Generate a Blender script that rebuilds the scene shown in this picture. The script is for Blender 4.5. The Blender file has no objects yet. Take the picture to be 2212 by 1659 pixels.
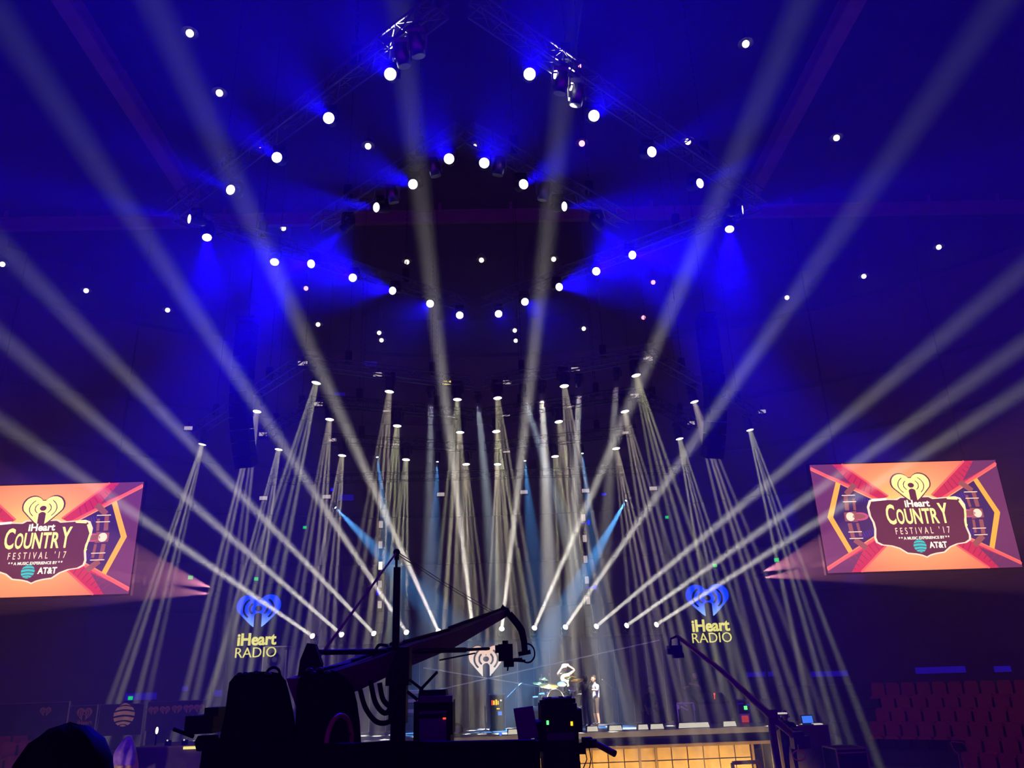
import bpy, bmesh, math, random
from mathutils import Vector, Matrix, Quaternion
random.seed(7)
S = bpy.context.scene
COL = S.collection
V = Vector
# ---------------------------------------------------------------- camera, world, exposure
F0 = 1690.0                                    # focal length in pixels of the 2212 x 1659 frame
YAW, PITCH, ROLL = math.radians(1.8), math.radians(20.5), math.radians(2.0)
EYE = V((0.4, 0.0, 4.2))
FW = V((math.sin(YAW)*math.cos(PITCH), math.cos(YAW)*math.cos(PITCH), math.sin(PITCH)))
RT = V((math.cos(YAW), -math.sin(YAW), 0)); UP = RT.cross(FW)
CR = math.cos(ROLL)*RT - math.sin(ROLL)*UP
CU = math.sin(ROLL)*RT + math.cos(ROLL)*UP
cam = bpy.data.cameras.new('camera'); camo = bpy.data.objects.new('camera', cam); COL.objects.link(camo); S.camera = camo
cam.sensor_width = 36; cam.lens = 36*F0/2212; cam.clip_start = 0.05; cam.clip_end = 300
_m = Matrix((CR, CU, -FW)).transposed().to_4x4(); _m.translation = EYE; camo.matrix_world = _m
def ray(x, y): return (x-1106)*CR - (y-829.5)*CU + F0*FW
def PY(x, y, Y): d = ray(x, y); return EYE + d*(Y/d.y)          # where that line of sight meets depth Y
def PZ(x, y, z): d = ray(x, y); return EYE + d*((z-EYE.z)/d.z)  # where it meets height z

S.view_settings.view_transform = 'Standard'; S.view_settings.look = 'None'
S.view_settings.exposure = 0.0; S.view_settings.gamma = 1.0
S.cycles.use_denoising = True
S.cycles.max_bounces = 5; S.cycles.volume_bounces = 0
S.cycles.diffuse_bounces = 2; S.cycles.glossy_bounces = 2; S.cycles.transparent_max_bounces = 8
S.cycles.caustics_reflective = False; S.cycles.caustics_refractive = False
S.cycles.sample_clamp_indirect = 3.0
w = bpy.data.worlds.new('arena_fill'); S.world = w; w.use_nodes = True     # indigo fill in place of the unbuilt arena behind the camera
w.node_tree.nodes['Background'].inputs[0].default_value = (0.27, 0.0, 1.0, 1)
w.node_tree.nodes['Background'].inputs[1].default_value = WORLD = 0.7

HAZE = 0.010                                   # scattering per metre
K_UP, K_DOWN, K_BLUE, K_STAGE, K_PINK, K_KEY = 34., 6.5, 58000., 85000., 7000., 60000.
DECK = 2.52
# ---------------------------------------------------------------- materials
def lin(c): return tuple((x/255/12.92 if x/255 <= .04045 else ((x/255+.055)/1.055)**2.4) for x in c)
def mat(name, rgb, rough=.6, metal=0., noise=0., scale=8., spec=.4):
    m = bpy.data.materials.new(name); m.use_nodes = True; nt = m.node_tree; b = nt.nodes['Principled BSDF']
    c = lin(rgb) if max(rgb) > 1 else rgb
    b.inputs['Roughness'].default_value = rough; b.inputs['Metallic'].default_value = metal
    b.inputs['Specular IOR Level'].default_value = spec
    if noise:
        n = nt.nodes.new('ShaderNodeTexNoise'); n.inputs['Scale'].default_value = scale; n.inputs['Detail'].default_value = 4
        tc = nt.nodes.new('ShaderNodeTexCoord'); nt.links.new(tc.outputs['Object'], n.inputs['Vector'])
        r = nt.nodes.new('ShaderNodeValToRGB'); nt.links.new(n.outputs['Fac'], r.inputs[0])
        r.color_ramp.elements[0].position = .3; r.color_ramp.elements[1].position = .7
        r.color_ramp.elements[0].color = (*[x*(1-noise) for x in c], 1); r.color_ramp.elements[1].color = (*[min(1, x*(1+noise)) for x in c], 1)
        nt.links.new(r.outputs[0], b.inputs['Base Color'])
    else: b.inputs['Base Color'].default_value = (*c, 1)
    return m
def emi(name, rgb, st=1.0):
    m = bpy.data.materials.new(name); m.use_nodes = True; nt = m.node_tree; nt.nodes.clear()
    o = nt.nodes.new('ShaderNodeOutputMaterial'); e = nt.nodes.new('ShaderNodeEmission')
    e.inputs[0].default_value = (*lin(rgb), 1); e.inputs[1].default_value = st; nt.links.new(e.outputs[0], o.inputs[0]); return m
M = dict(
 black=mat('black_plastic', (9, 9, 10), .6, spec=.07), blackgloss=mat('black_gloss', (12, 12, 14), .3, spec=.3), cloth=mat('black_cloth', (9, 8, 9), .95, noise=.3, scale=20, spec=.0),
 dark=mat('dark_metal', (38, 38, 42), .45, .6), steel=mat('steel', (120, 120, 126), .35, .9), alu=mat('truss_aluminium', (96, 96, 104), .5, .5),
 chrome=mat('chrome', (205, 205, 210), .15, 1.), white=mat('white_paint', (225, 225, 220), .5), grey=mat('grey_paint', (110, 110, 112), .6),
 concrete=mat('arena_concrete', (54, 44, 66), .9, noise=.25, scale=.6), wall=mat('bowl_wall', (86, 58, 92), .9, noise=.2, scale=.4), ceil=mat('ceiling_deck', (32, 27, 48), .95, noise=.3, scale=.5),
 girder=mat('girder_lit_purple', (140, 84, 112), .7, noise=.2, scale=1.5), seat=mat('red_seat', (178, 36, 60), .55, noise=.15, scale=6), floor=mat('arena_floor', (45, 42, 46), .8, noise=.3, scale=1.2),
 deck=mat('stage_deck', (120, 120, 128), .35, noise=.15, scale=2.), tan=mat('fascia_tan', (170, 140, 90), .5, noise=.2, scale=3), tan2=mat('fascia_frame', (120, 96, 60), .5), brown=mat('brown_case', (86, 70, 56), .7, noise=.3, scale=4),
 drape=mat('black_drape', (22, 19, 24), .95, noise=.3, scale=3, spec=.0), panelglass=mat('backdrop_panel', (44, 42, 52), .3, noise=.15, scale=1.), seam=mat('panel_seam', (150, 150, 165), .4),
 skin=mat('skin', (214, 160, 130), .55), skin2=mat('skin_dark', (120, 84, 66), .55), tee=mat('white_tee', (215, 215, 220), .8), khaki=mat('khaki_shirt', (150, 145, 105), .8), blackshirt=mat('black_shirt', (22, 22, 24), .9, spec=.1),
 jean=mat('dark_jeans', (32, 36, 50), .85), hair=mat('brown_hair', (60, 38, 24), .6, noise=.4, scale=30), darkhair=mat('dark_hair', (14, 11, 10), .7, noise=.5, scale=40, spec=.05), cap=mat('white_cap', (235, 235, 235), .6), shoe=mat('black_shoe', (14, 14, 14), .5),
 jib=mat('jib_cover', (74, 66, 54), .7, noise=.2, scale=5), lilac=mat('lilac_panel', (44, 38, 62), .6, noise=.2, scale=6), bronze=mat('bronze_cymbal', (190, 150, 80), .25, .9), shell=mat('drum_shell', (60, 62, 60), .2, .3), skinhead=mat('drum_skin', (228, 226, 215), .5),
 gold=mat('gold_cloth', (235, 205, 120), .75, noise=.25, scale=5), purple=mat('violet_cloth', (175, 135, 235), .75, noise=.3, scale=8), rubber=mat('grip_rubber', (60, 26, 22), .6), banner=mat('banner_cloth', (50, 42, 56), .9, noise=.15, scale=3), bannertan=mat('banner_print', (150, 104, 70), .9), barr=mat('barrier_steel', (150, 140, 120), .45, .3),
 lens=emi('lens_white', (255, 255, 255), 6.), lensw=emi('lens_warm', (255, 245, 215), 6.), lamp=emi('lamp_warm', (255, 232, 200), 4.), lampred=emi('lamp_pink', (255, 150, 170), 3.), exit=emi('exit_green', (20, 230, 110), 1.), strobe=emi('strobe_dim', (175, 160, 160), 1.2), strobehot=emi('strobe_hot', (255, 250, 235), 1.2), strobey=emi('yellow_glow', (255, 235, 120), 1.),
 ledblue=emi('led_blue', (20, 20, 255), 1.), dimblue=emi('dim_blue_glow', (30, 10, 160), .8), ledcyan=emi('led_cyan', (60, 255, 230), 1.5), ledred=emi('led_red', (255, 60, 50), 2.), ledgreen=emi('led_green', (90, 255, 120), 2.), ledamber=emi('led_amber', (255, 180, 30), 2.), lcdblue=emi('screen_blue', (70, 130, 255), 1.), lcdred=emi('screen_red', (200, 70, 50), .8), whiteglow=emi('white_glow', (235, 226, 204), .8), skyspot=emi('lens_sky', (190, 230, 255), 5.), pinklens=emi('lens_pink', (255, 225, 215), 6.),
)
# ---------------------------------------------------------------- mesh helpers
class MB:
    """collects shapes in world coordinates; build() links them as one mesh object"""
    def __init__(s): s.v = []; s.f = []; s.mi = []; s.m = 0; s.sm = []
    def add(s, vs, fs, smooth=False):
        o = len(s.v); s.v += [tuple(x) for x in vs]
        for f in fs: s.f.append([o+i for i in f]); s.mi.append(s.m); s.sm.append(smooth)
        return s
    def box(s, c, d, rot=None, top=None):
        """centre c, full size d; rot = Matrix/Quaternion; top = (sx,sy) taper of the upper face"""
        c = V(c); x, y, z = [k/2 for k in d]; tx, ty = top or (1, 1)
        vs = [V((-x, -y, -z)), V((x, -y, -z)), V((x, y, -z)), V((-x, y, -z)), V((-x*tx, -y*ty, z)), V((x*tx, -y*ty, z)), V((x*tx, y*ty, z)), V((-x*tx, y*ty, z))]
        if rot is not None:
            R = rot.to_matrix() if hasattr(rot, 'to_matrix') else rot
            vs = [R @ v for v in vs]
        return s.add([c+v for v in vs], [(0, 3, 2, 1), (4, 5, 6, 7), (0, 1, 5, 4), (1, 2, 6, 5), (2, 3, 7, 6), (3, 0, 4, 7)])
    def tube(s, pts, r, n=8, cap=True):
        pts = [V(p) for p in pts]; rs = r if isinstance(r, (list, tuple)) else [r]*len(pts)
        vs = []; fs = []
        t = (pts[1]-pts[0]).normalized(); a = t.orthogonal().normalized()
        for i, p in enumerate(pts):
            t2 = (pts[min(i+1, len(pts)-1)]-pts[max(i-1, 0)]).normalized()
            a = (a - t2*a.dot(t2)).normalized(); b = t2.cross(a)
            for k in range(n):
                an = 2*math.pi*k/n; vs.append(p+rs[i]*(math.cos(an)*a+math.sin(an)*b))
        for i in range(len(pts)-1):
            for k in range(n): fs.append((i*n+k, i*n+(k+1) % n, (i+1)*n+(k+1) % n, (i+1)*n+k))
        s.add(vs, fs, True)
        if cap:
            s.add([vs[k] for k in range(n)], [tuple(reversed(range(n)))]); s.add([vs[-n+k] for k in range(n)], [tuple(range(n))])
        return s
    def lathe(s, c, prof, axis=(0, 0, 1), n=20, smooth=True):
        """prof: list of (radius, height along axis)"""
        c = V(c); ax = V(axis).normalized(); a = ax.orthogonal().normalized(); b = ax.cross(a); vs = []; fs = []
        for r, h in prof:
            for k in range(n): an = 2*math.pi*k/n; vs.append(c+ax*h+r*(math.cos(an)*a+math.sin(an)*b))
        for i in range(len(prof)-1):
            for k in range(n): fs.append((i*n+k, i*n+(k+1) % n, (i+1)*n+(k+1) % n, (i+1)*n+k))
        s.add(vs, fs, smooth)
        if len(prof) >= 4 and abs(prof[0][0]-prof[-1][0]) < .12*max(prof[0][0], 1e-6):      # a ring: close it on itself
            m_ = (len(prof)-1)*n
            return s.add(vs, [(m_+k, m_+(k+1) % n, (k+1) % n, k) for k in range(n)], False)
        if prof[0][0] > 1e-4: s.add(vs[:n], [tuple(reversed(range(n)))])
        if prof[-1][0] > 1e-4: s.add(vs[-n:], [tuple(range(n))])
        return s
    def ball(s, c, r, n=14, sc=(1, 1, 1), rot=None):
        m = 8; vs = []; fs = []; c = V(c)
        for i in range(m+1):
            th = math.pi*i/m
            for k in range(n):
                an = 2*math.pi*k/n; v = V((r*sc[0]*math.sin(th)*math.cos(an), r*sc[1]*math.sin(th)*math.sin(an), r*sc[2]*math.cos(th)))
                vs.append(c+(rot @ v if rot is not None else v))
        for i in range(m):
            for k in range(n): fs.append((i*n+k, (i+1)*n+k, (i+1)*n+(k+1) % n, i*n+(k+1) % n))
        return s.add(vs, fs, True)
    def prism(s, poly, o, ax, ay, depth):
        """poly: 2-D points on plane (o, ax, ay), pushed by depth along ax x ay"""
        o = V(o); ax = V(ax); ay = V(ay); nz = ax.cross(ay).normalized()*depth; n = len(poly)
        a = [o+ax*x+ay*y for x, y in poly]; b = [p+nz for p in a]
        return s.add(a+b, [tuple(reversed(range(n))), tuple(range(n, 2*n))]+[(i, (i+1) % n, n+(i+1) % n, n+i) for i in range(n)])
    def sheet(s, rows, smooth=True, thick=0):
        n = len(rows[0]); vs = [p for r in rows for p in r]; fs = []
        for i in range(len(rows)-1):
            for k in range(n-1): fs.append((i*n+k, i*n+k+1, (i+1)*n+k+1, (i+1)*n+k))
        return s.add(vs, fs, smooth)
    def build(s, name, mats, parent=None, tagd=None):
        me = bpy.data.meshes.new(name); off = parent_loc(parent)
        me.from_pydata([tuple(V(v)-off) for v in s.v], [], s.f)
        for m in (mats if isinstance(mats, (list, tuple)) else [mats]): me.materials.append(m)
        me.polygons.foreach_set('material_index', s.mi); me.polygons.foreach_set('use_smooth', s.sm); me.update()
        o = bpy.data.objects.new(name, me); COL.objects.link(o)
        if parent: o.parent = parent
        return o
def parent_loc(p):
    l = V((0, 0, 0))
    while p: l = l+p.location; p = p.parent
    return l
def tag(o, label=None, cat=None, group=None, kind=None):
    if label: o['label'] = label
    if cat: o['category'] = cat
    if group: o['group'] = group
    if kind: o['kind'] = kind
    return o
def thing(name, loc, label, cat, group=None):
    o = bpy.data.objects.new(name, None); COL.objects.link(o); o.location = V(loc); o.empty_display_size = .2
    return tag(o, label, cat, group)
def structure(o): o['kind'] = 'structure'; return o
def dup(root, loc, label=None, group=None):
    r = root.copy(); COL.objects.link(r); r.location = V(loc)
    if label: r['label'] = label
    if group: r['group'] = group
    for ch in list(root.children):
        c = ch.copy(); COL.objects.link(c); c.parent = r
        for g in ch.children: d = g.copy(); COL.objects.link(d); d.parent = c
    return r
def aim(d): return V(d).to_track_quat('-Z', 'Y')
def spot(name, p, d, ang, power, col, blend=.35, rad=.06):
    l = bpy.data.lights.new(name, 'SPOT'); l.energy = power; l.color = col; l.spot_size = math.radians(ang); l.spot_blend = blend; l.shadow_soft_size = rad
    o = bpy.data.objects.new(name, l); COL.objects.link(o); o.location = V(p); o.rotation_euler = aim(d).to_euler(); return o
def beam(name, p, d, spread, power, col, size=.13):
    l = bpy.data.lights.new(name, 'AREA'); l.shape = 'DISK'; l.size = size; l.spread = math.radians(spread); l.energy = power; l.color = col
    o = bpy.data.objects.new(name, l); COL.objects.link(o); o.location = V(p); o.rotation_euler = aim(d).to_euler(); return o
def mesh_text(txt, size, o, ax, ay, depth, xs=1.0, bold=0., align='CENTER', spacing=1.0):
    """lettering as a list of (verts, faces) in the world; the built-in font"""
    cu = bpy.data.curves.new('t', 'FONT'); cu.body = txt; cu.size = size; cu.align_x = align; cu.offset = bold*size; cu.extrude = .5; cu.resolution_u = 3; cu.space_character = spacing
    ob = bpy.data.objects.new('t', cu); COL.objects.link(ob); bpy.context.view_layer.update()
    me = bpy.data.meshes.new_from_object(ob.evaluated_get(bpy.context.evaluated_depsgraph_get()))
    o = V(o); ax = V(ax); ay = V(ay); nz = ax.cross(ay).normalized()
    vs = [o+ax*(v.co.x*xs)+ay*v.co.y+nz*(v.co.z*depth) for v in me.vertices]; fs = [tuple(p.vertices) for p in me.polygons]
    bpy.data.objects.remove(ob); bpy.data.curves.remove(cu); bpy.data.meshes.remove(me)
    return vs, fs
ORD = 'first second third fourth fifth sixth seventh eighth ninth tenth eleventh twelfth thirteenth fourteenth fifteenth sixteenth seventeenth eighteenth nineteenth twentieth twenty-first twenty-second twenty-third twenty-fourth twenty-fifth'.split()
def heart_test(x, y, cut=True, aw=.055):
    """x in -1..1, y in -1..1 : the heart with a keyhole figure and sound arcs"""
    ax = abs(x)
    if y > .28:
        ok = (ax-.5)**2/.25+(y-.28)**2/.40 <= 1.0
        ok = ok or (ax < .5 and y <= .62)
    elif y > -.02: ok = ax <= 1.0 - (0.28-y)**2*.55
    else:
        t = (y+1)/.98; ok = ax <= .952*max(t, 0)**.92 + .16*(1-t)*(t > 0)
    if not ok: return False
    if y > .62 and ax < .5 and not ((ax-.5)**2/.25+(y-.28)**2/.40 <= 1): return False
    if not cut: return True
    if x*x+(y-.1)**2 < .17**2: return False
    if ax < .19 and y < -.34: return False
    if x*x+(y+.34)**2 < .19**2: return False
    an = math.atan2(y-.05, ax); rr = math.hypot(x, (y-.1))
    if abs(an) < 1.0 or (an < 0 and an > -.85):
        for q in (.40, .68):
            if abs(rr-q) < aw and -.80 < an < .95: return False
    return True
def raster(fn, n=90):
    """rows of runs where fn(x, y) holds, as boxes in -1..1"""
    out = []; st = 2/n
    for j in range(n):
        y = -1+(j+.5)*st; i = 0
        while i < n:
            if fn(-1+(i+.5)*st, y):
                k = i
                while k < n and fn(-1+(k+.5)*st, y): k += 1
                out.append((-1+i*st, y-st/2, -1+k*st, y+st/2)); i = k
            else: i += 1
    return out
def add_heart(mb, c, ax, ay, w, h, depth, n=90, cut=True, aw=.055):
    ax = V(ax); ay = V(ay)
    for x0, y0, x1, y1 in raster(lambda x, y: heart_test(x, y, cut, aw), n):
        mb.prism([(x0*w/2, y0*h/2), (x1*w/2, y0*h/2), (x1*w/2, y1*h/2), (x0*w/2, y1*h/2)], c, ax, ay, depth)
# ---------------------------------------------------------------- arena shell
CX, CY, RR = 0.0, 10.2, 30.3                   # round arena
def PR(x, y, R=RR):
    d = ray(x, y); a = d.x**2+d.y**2; ex, ey = EYE.x-CX, EYE.y-CY; b = 2*(ex*d.x+ey*d.y); c = ex*ex+ey*ey-R*R
    return EYE+d*((-b+math.sqrt(b*b-4*a*c))/(2*a))
def arc(R, z, a0=-25, a1=205, n=92): return [V((CX+R*math.cos(math.radians(a0+(a1-a0)*i/n)), CY+R*math.sin(math.radians(a0+(a1-a0)*i/n)), z)) for i in range(n+1)]
structure(MB().box((0, 16, -.15), (70, 66, .3)).build('floor', M['floor']))
mb = MB(); mb.sheet([arc(RR, 0), arc(RR, 21)]); mb.sheet([arc(RR+.4, 0), arc(RR+.4, 21)]); structure(mb.build('wall_bowl', M['wall']))
mb = MB(); mb.sheet([arc(RR-.5, 21), arc(RR-.5, 23.1)], False); mb.sheet([arc(RR-.5, 21), arc(RR+.4, 21)], False); structure(mb.build('trim_1', M['ceil']))
structure(MB().box((0, 14, 23.2), (64, 56, .3)).build('ceiling', M['ceil']))
mb = MB()
for z in (7.6, 9.8, 12.2, 14.6, 17.2):
    for r0, r1, z0, z1 in ((RR-.02, RR-.25, z, z), (RR-.25, RR-.25, z, z-.18), (RR-.25, RR-.02, z-.18, z-.18)): mb.sheet([arc(r0, z0), arc(r1, z1)], False)
structure(mb.build('trim_2', M['concrete']))
mb = MB(); NT = 8
for i in range(NT):
    r, z = 23+.62*i, .5+.42*i
    mb.sheet([arc(r, z-.42 if i else 0), arc(r, z)], False); mb.sheet([arc(r, z), arc(r+.62 if i < NT-1 else RR, z)], False)
structure(mb.build('floor_tiers', M['concrete']))
for k, (nm, a, b) in enumerate((('trim_3', (-11.2, 4, 22.4), (-11.2, 27, 22.4)), ('trim_4', (11.3, 4, 22.4), (11.3, 27, 22.4)), ('trim_5', (-27, 28.4, 22.4), (27, 28.4, 22.4)))):
    a, b = V(a), V(b); d = b-a; mb = MB(); c = (a+b)/2; ln = d.length
    q = d.to_track_quat('Y', 'Z')
    w_ = .5 if k < 2 else .22
    for s in (-1, 1): mb.box(c+V((0, 0, .25*s)), (w_, ln, .07), q)
    mb.box(c, (.07, ln, .5), q)
    for t in range(int(ln//3)): mb.box(a+d*((t+.5)*3/ln)+V((0, 0, .45)), (.12, .12, .55), q)
    structure(mb.build(nm, M['girder']))  # purple light on the girders is put into their base colour
# red seats on the tiers, only where the photograph shows them
def seat_parts():
    f = MB(); f.box((0, .0, .40), (.46, .44, .07), top=(.94, .9)).box((0, -.02, .45), (.40, .36, .05), top=(.8, .8))
    b = MB(); pr = [(-.22, .36), (-.23, .80), (-.17, .90), (.17, .90), (.23, .80), (.22, .36)]
    b.prism(pr, (0, .27, 0), (1, 0, 0), (0, .18, 1), .06)
    l = MB(); l.box((0, .05, .2), (.08, .34, .4)); l.box((0, .05, .02), (.3, .36, .04))
    return f, b, l
def local(name, mbx, mats, parent, loc=(0, 0, 0), rot=None):
    o = mbx.build(name, mats) if isinstance(mbx, MB) else bpy.data.objects.new(name, mbx)
    if not isinstance(mbx, MB): COL.objects.link(o)
    o.parent = parent; o.location = V(loc)
    if rot is not None: o.rotation_mode = 'QUATERNION'; o.rotation_quaternion = rot
    return o
def proj(p): d = V(p)-EYE; z = d.dot(FW); return 1106+F0*d.dot(CR)/z, 829.5-F0*d.dot(CU)/z
seat0 = None
for i in range(NT-1):
    r, z = 23+.62*i, .5+.42*i; n = 0; m_ = 0
    for k in range(-120, 121):
        an = math.radians(90)+k*.53/(r+.28); p = V((CX+(r+.28)*math.cos(an), CY+(r+.28)*math.sin(an), z)); u_, v_ = proj(p+V((0, 0, .6)))
        side = None
        if (1885 if v_ < 1600 else 2075) < u_ < 2230 and v_ < 1690 and i < 6: side = 'drum-kit side'; n += 1; c_ = n
        elif -20 < u_ < 75 and v_ < 1690 and i < 5: side = 'black-crane side'; m_ += 1; c_ = m_
        if not side: continue
        lb = f'red folding arena seat, {ORD[c_-1]} from the outer end, tier {["one", "two", "three", "four", "five", "six", "seven"][i]}, {side}'
        if seat0 is None:
            seat0 = thing('arena_seat', p, lb, 'seat', 'red arena seats on the tiers')
            a_, b_, c2 = seat_parts(); local('seat', a_, M['seat'], seat0); local('backrest', b_, M['seat'], seat0); local('pedestal', c2, M['dark'], seat0); s = seat0
        else: s = dup(seat0, p, lb)
        s.rotation_euler = (0, 0, an-math.pi/2)
# exit signs on the bowl wall
for n, (x, y, wd, lb) in enumerate((((411), 1248, 9, 'green exit sign beyond the pink side lights, crane side'), (553, 1251, 8, 'green exit sign just above the blue heart logo, crane side'), (658, 1140, 7, 'green exit sign high on the bowl wall, crane side'), (1441, 1118, 7, 'green exit sign high on the bowl wall, drum-kit side'), (1545, 1222, 8, 'green exit sign above the blue heart logo, drum-kit side'), (1678, 1210, 9, 'green exit sign beside the video wall and pink lights, drum-kit side'), (281, 1508, 8, 'small green exit sign above the sponsor banners'))):
    p = PR(x, y); s = wd*(p-EYE).length/F0; an = math.atan2(p.y-CY, p.x-CX); q = Quaternion((0, 0, 1), an-math.pi/2)
    inw = V((-math.cos(an), -math.sin(an), 0))
    t = thing('exit_sign', p, lb, 'exit sign', 'green exit signs around the bowl')
    local('housing', MB().box((0, 0, 0), (s*1.15, .16, s*.95)), M['black'], t, rot=q); local('lit_face', MB().box((0, -.09, 0), (s, .03, s*.8)), M['exit'], t, rot=q)
# wall rail sections lit blue; the blue light is put into emissive strips
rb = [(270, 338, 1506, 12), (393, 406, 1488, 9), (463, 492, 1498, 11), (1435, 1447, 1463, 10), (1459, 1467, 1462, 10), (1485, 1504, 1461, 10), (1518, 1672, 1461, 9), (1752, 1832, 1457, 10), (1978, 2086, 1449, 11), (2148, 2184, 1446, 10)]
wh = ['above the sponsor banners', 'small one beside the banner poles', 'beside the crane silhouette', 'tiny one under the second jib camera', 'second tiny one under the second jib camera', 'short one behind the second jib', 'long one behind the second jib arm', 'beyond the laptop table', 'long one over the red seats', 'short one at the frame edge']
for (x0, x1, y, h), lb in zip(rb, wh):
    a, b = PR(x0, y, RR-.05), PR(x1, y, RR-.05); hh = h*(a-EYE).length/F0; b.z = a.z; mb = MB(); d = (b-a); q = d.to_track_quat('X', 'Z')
    t = thing('blue_lit_rail', (a+b)/2, 'wall rail section with blue light painted on, '+lb, 'blue-lit rail', 'blue-lit wall rails')
    MB().box((a+b)/2, (d.length, .1, hh), q).build('screen', M['dimblue'], t)  # no display: a glowing strip for the blue light on the rail
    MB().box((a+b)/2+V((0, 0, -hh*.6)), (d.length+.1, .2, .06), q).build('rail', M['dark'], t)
# small blue-lit things far back, their blue light put into emission
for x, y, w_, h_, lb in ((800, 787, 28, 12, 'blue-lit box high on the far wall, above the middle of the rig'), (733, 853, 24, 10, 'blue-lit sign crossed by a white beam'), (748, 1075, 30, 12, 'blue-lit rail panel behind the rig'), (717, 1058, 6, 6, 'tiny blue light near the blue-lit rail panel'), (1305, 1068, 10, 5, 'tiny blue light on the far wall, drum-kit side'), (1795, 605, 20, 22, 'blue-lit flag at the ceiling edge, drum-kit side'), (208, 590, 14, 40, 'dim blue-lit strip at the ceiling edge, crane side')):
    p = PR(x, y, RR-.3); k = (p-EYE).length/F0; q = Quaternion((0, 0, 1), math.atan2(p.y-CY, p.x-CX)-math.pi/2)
    t = thing('blue_lit_panel', p, lb, 'blue light'); local('housing', MB().box((0, .05, 0), (w_*k*1.1, .1, h_*k*1.2)), M['black'], t, rot=q); local('lit_face', MB().box((0, -.02, 0), (w_*k, .05, h_*k)), M['dimblue'] if w_ > 12 else M['ledblue'], t, rot=q)
# ---------------------------------------------------------------- house lamps under the ceiling
lampx = [(5, 571), (186, 628), (362, 670), (410, 72), (474, 201), (612, 493), (561, 316), (661, 623), (687, 701), (795, 316), (819, 719), (824, 735), (879, 566), (1026, 315), (1040, 562), (1112, 714), (1114, 736), (1196, 560), (1257, 310), (1261, 710), (1253, 142), (1390, 686), (1411, 610), (1486, 306), (1611, 95), (1700, 643), (1807, 298), (1866, 597), (2028, 534)]
lampx.sort(); pink = {(561, 316), (661, 623), (1253, 142), (1390, 686), (1411, 610), (1257, 310)}; smallset = {(561, 316), (1026, 315), (1253, 142)}
lp0 = {}
rows = {'top': [], 'upper': [], 'middle': [], 'rim': []}
for q_ in lampx: rows['top' if q_[1] < 250 else 'upper' if q_[1] < 400 else 'middle' if q_[1] < 665 else 'rim'].append(q_)
rown = {'top': 'row overhead', 'upper': 'row before rig', 'middle': 'row beyond rig', 'rim': 'bowl rim row'}
for rk, pts in rows.items():
    for n, (x, y) in enumerate(pts):
        z = 22.2 if rk != 'rim' else 21.4
        p = PZ(x, y, z)
        if (p.x-CX)**2+(p.y-CY)**2 > (RR-1.2)**2: p = PR(x, y, RR-1.2)
        kind = ('pink' if (x, y) in pink else 'warm')+('s' if (x, y) in smallset else '')
        lb = f'{"small " if kind.endswith("s") else ""}{"pinkish" if kind.startswith("pink") else "warm white"} house lamp, {ORD[n]} of the {rown[rk]} from the crane side'
        r = .06 if kind.endswith('s') else .11
        t = thing('house_lamp', p, lb, 'ceiling lamp', 'house lamps under the ceiling')
        if kind not in lp0:
            lp0[kind] = [MB().lathe((0, 0, 0), [(.05, .34), (.09, .30), (.2, .14), (.26, .02), (.25, .02), (.1, .2)], n=16).build('a', M['dark']).data, MB().ball((0, 0, 0), r).build('b', M['lampred' if kind.startswith('pink') else 'lamp']).data]
            for o in [o for o in COL.objects if o.name in ('a', 'b')]: bpy.data.objects.remove(o)
        local('shade', lp0[kind][0], None, t); local('bulb', lp0[kind][1], None, t)
        MB().tube([p+V((0, 0, .3)), V((p.x, p.y, 23.05))], .025, 6).build('stem', M['dark'], t)
# ---------------------------------------------------------------- trusses
def truss(a, b, size, label, group, cat='truss', hoists=2, mt='alu'):
    a, b = V(a), V(b); d = b-a; L = d.length; t = d.normalized(); s = t.cross(V((0, 0, 1))).normalized(); mb = MB(); h = size/2
    cor = [s*h*i+V((0, 0, 1))*h*j for i, j in ((-1, -1), (1, -1), (1, 1), (-1, 1))]
    for c in cor: mb.tube([a+c, b+c], .03, 6)
    n = max(2, round(L/.55))
    for k in range(n):
        p, q = a+t*(L*k/n), a+t*(L*(k+1)/n)
        for i in range(4):
            c0, c1 = cor[i], cor[(i+1) % 4]
            mb.tube([p+(c0 if k % 2 else c1), q+(c1 if k % 2 else c0)], .014, 4, False)
        for i in range(4): mb.tube([p+cor[i], p+cor[(i+1) % 4]], .014, 4, False)
    o = tag(mb.build('lighting_truss', M[mt]), label, cat, group)
    for k in range(hoists):
        p = a+t*(L*(k+.5)/hoists)
        c = MB(); z = p.z+h-.03
        while z < 22.82:
            c.box((p.x, p.y, z+.06), (.03, .012, .11)); c.box((p.x, p.y, z+.16), (.012, .03, .11)); z += .2
        c.build('hoist_chain', M['dark'], o)
        MB().box((p.x, p.y, p.z+h+.2), (.2, .16, .42)).build('hoist_motor', M['black'], o)
    return o
sd = ((-1, 'crane side'), (1, 'drum-kit side'))
ZB = 15.86
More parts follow.
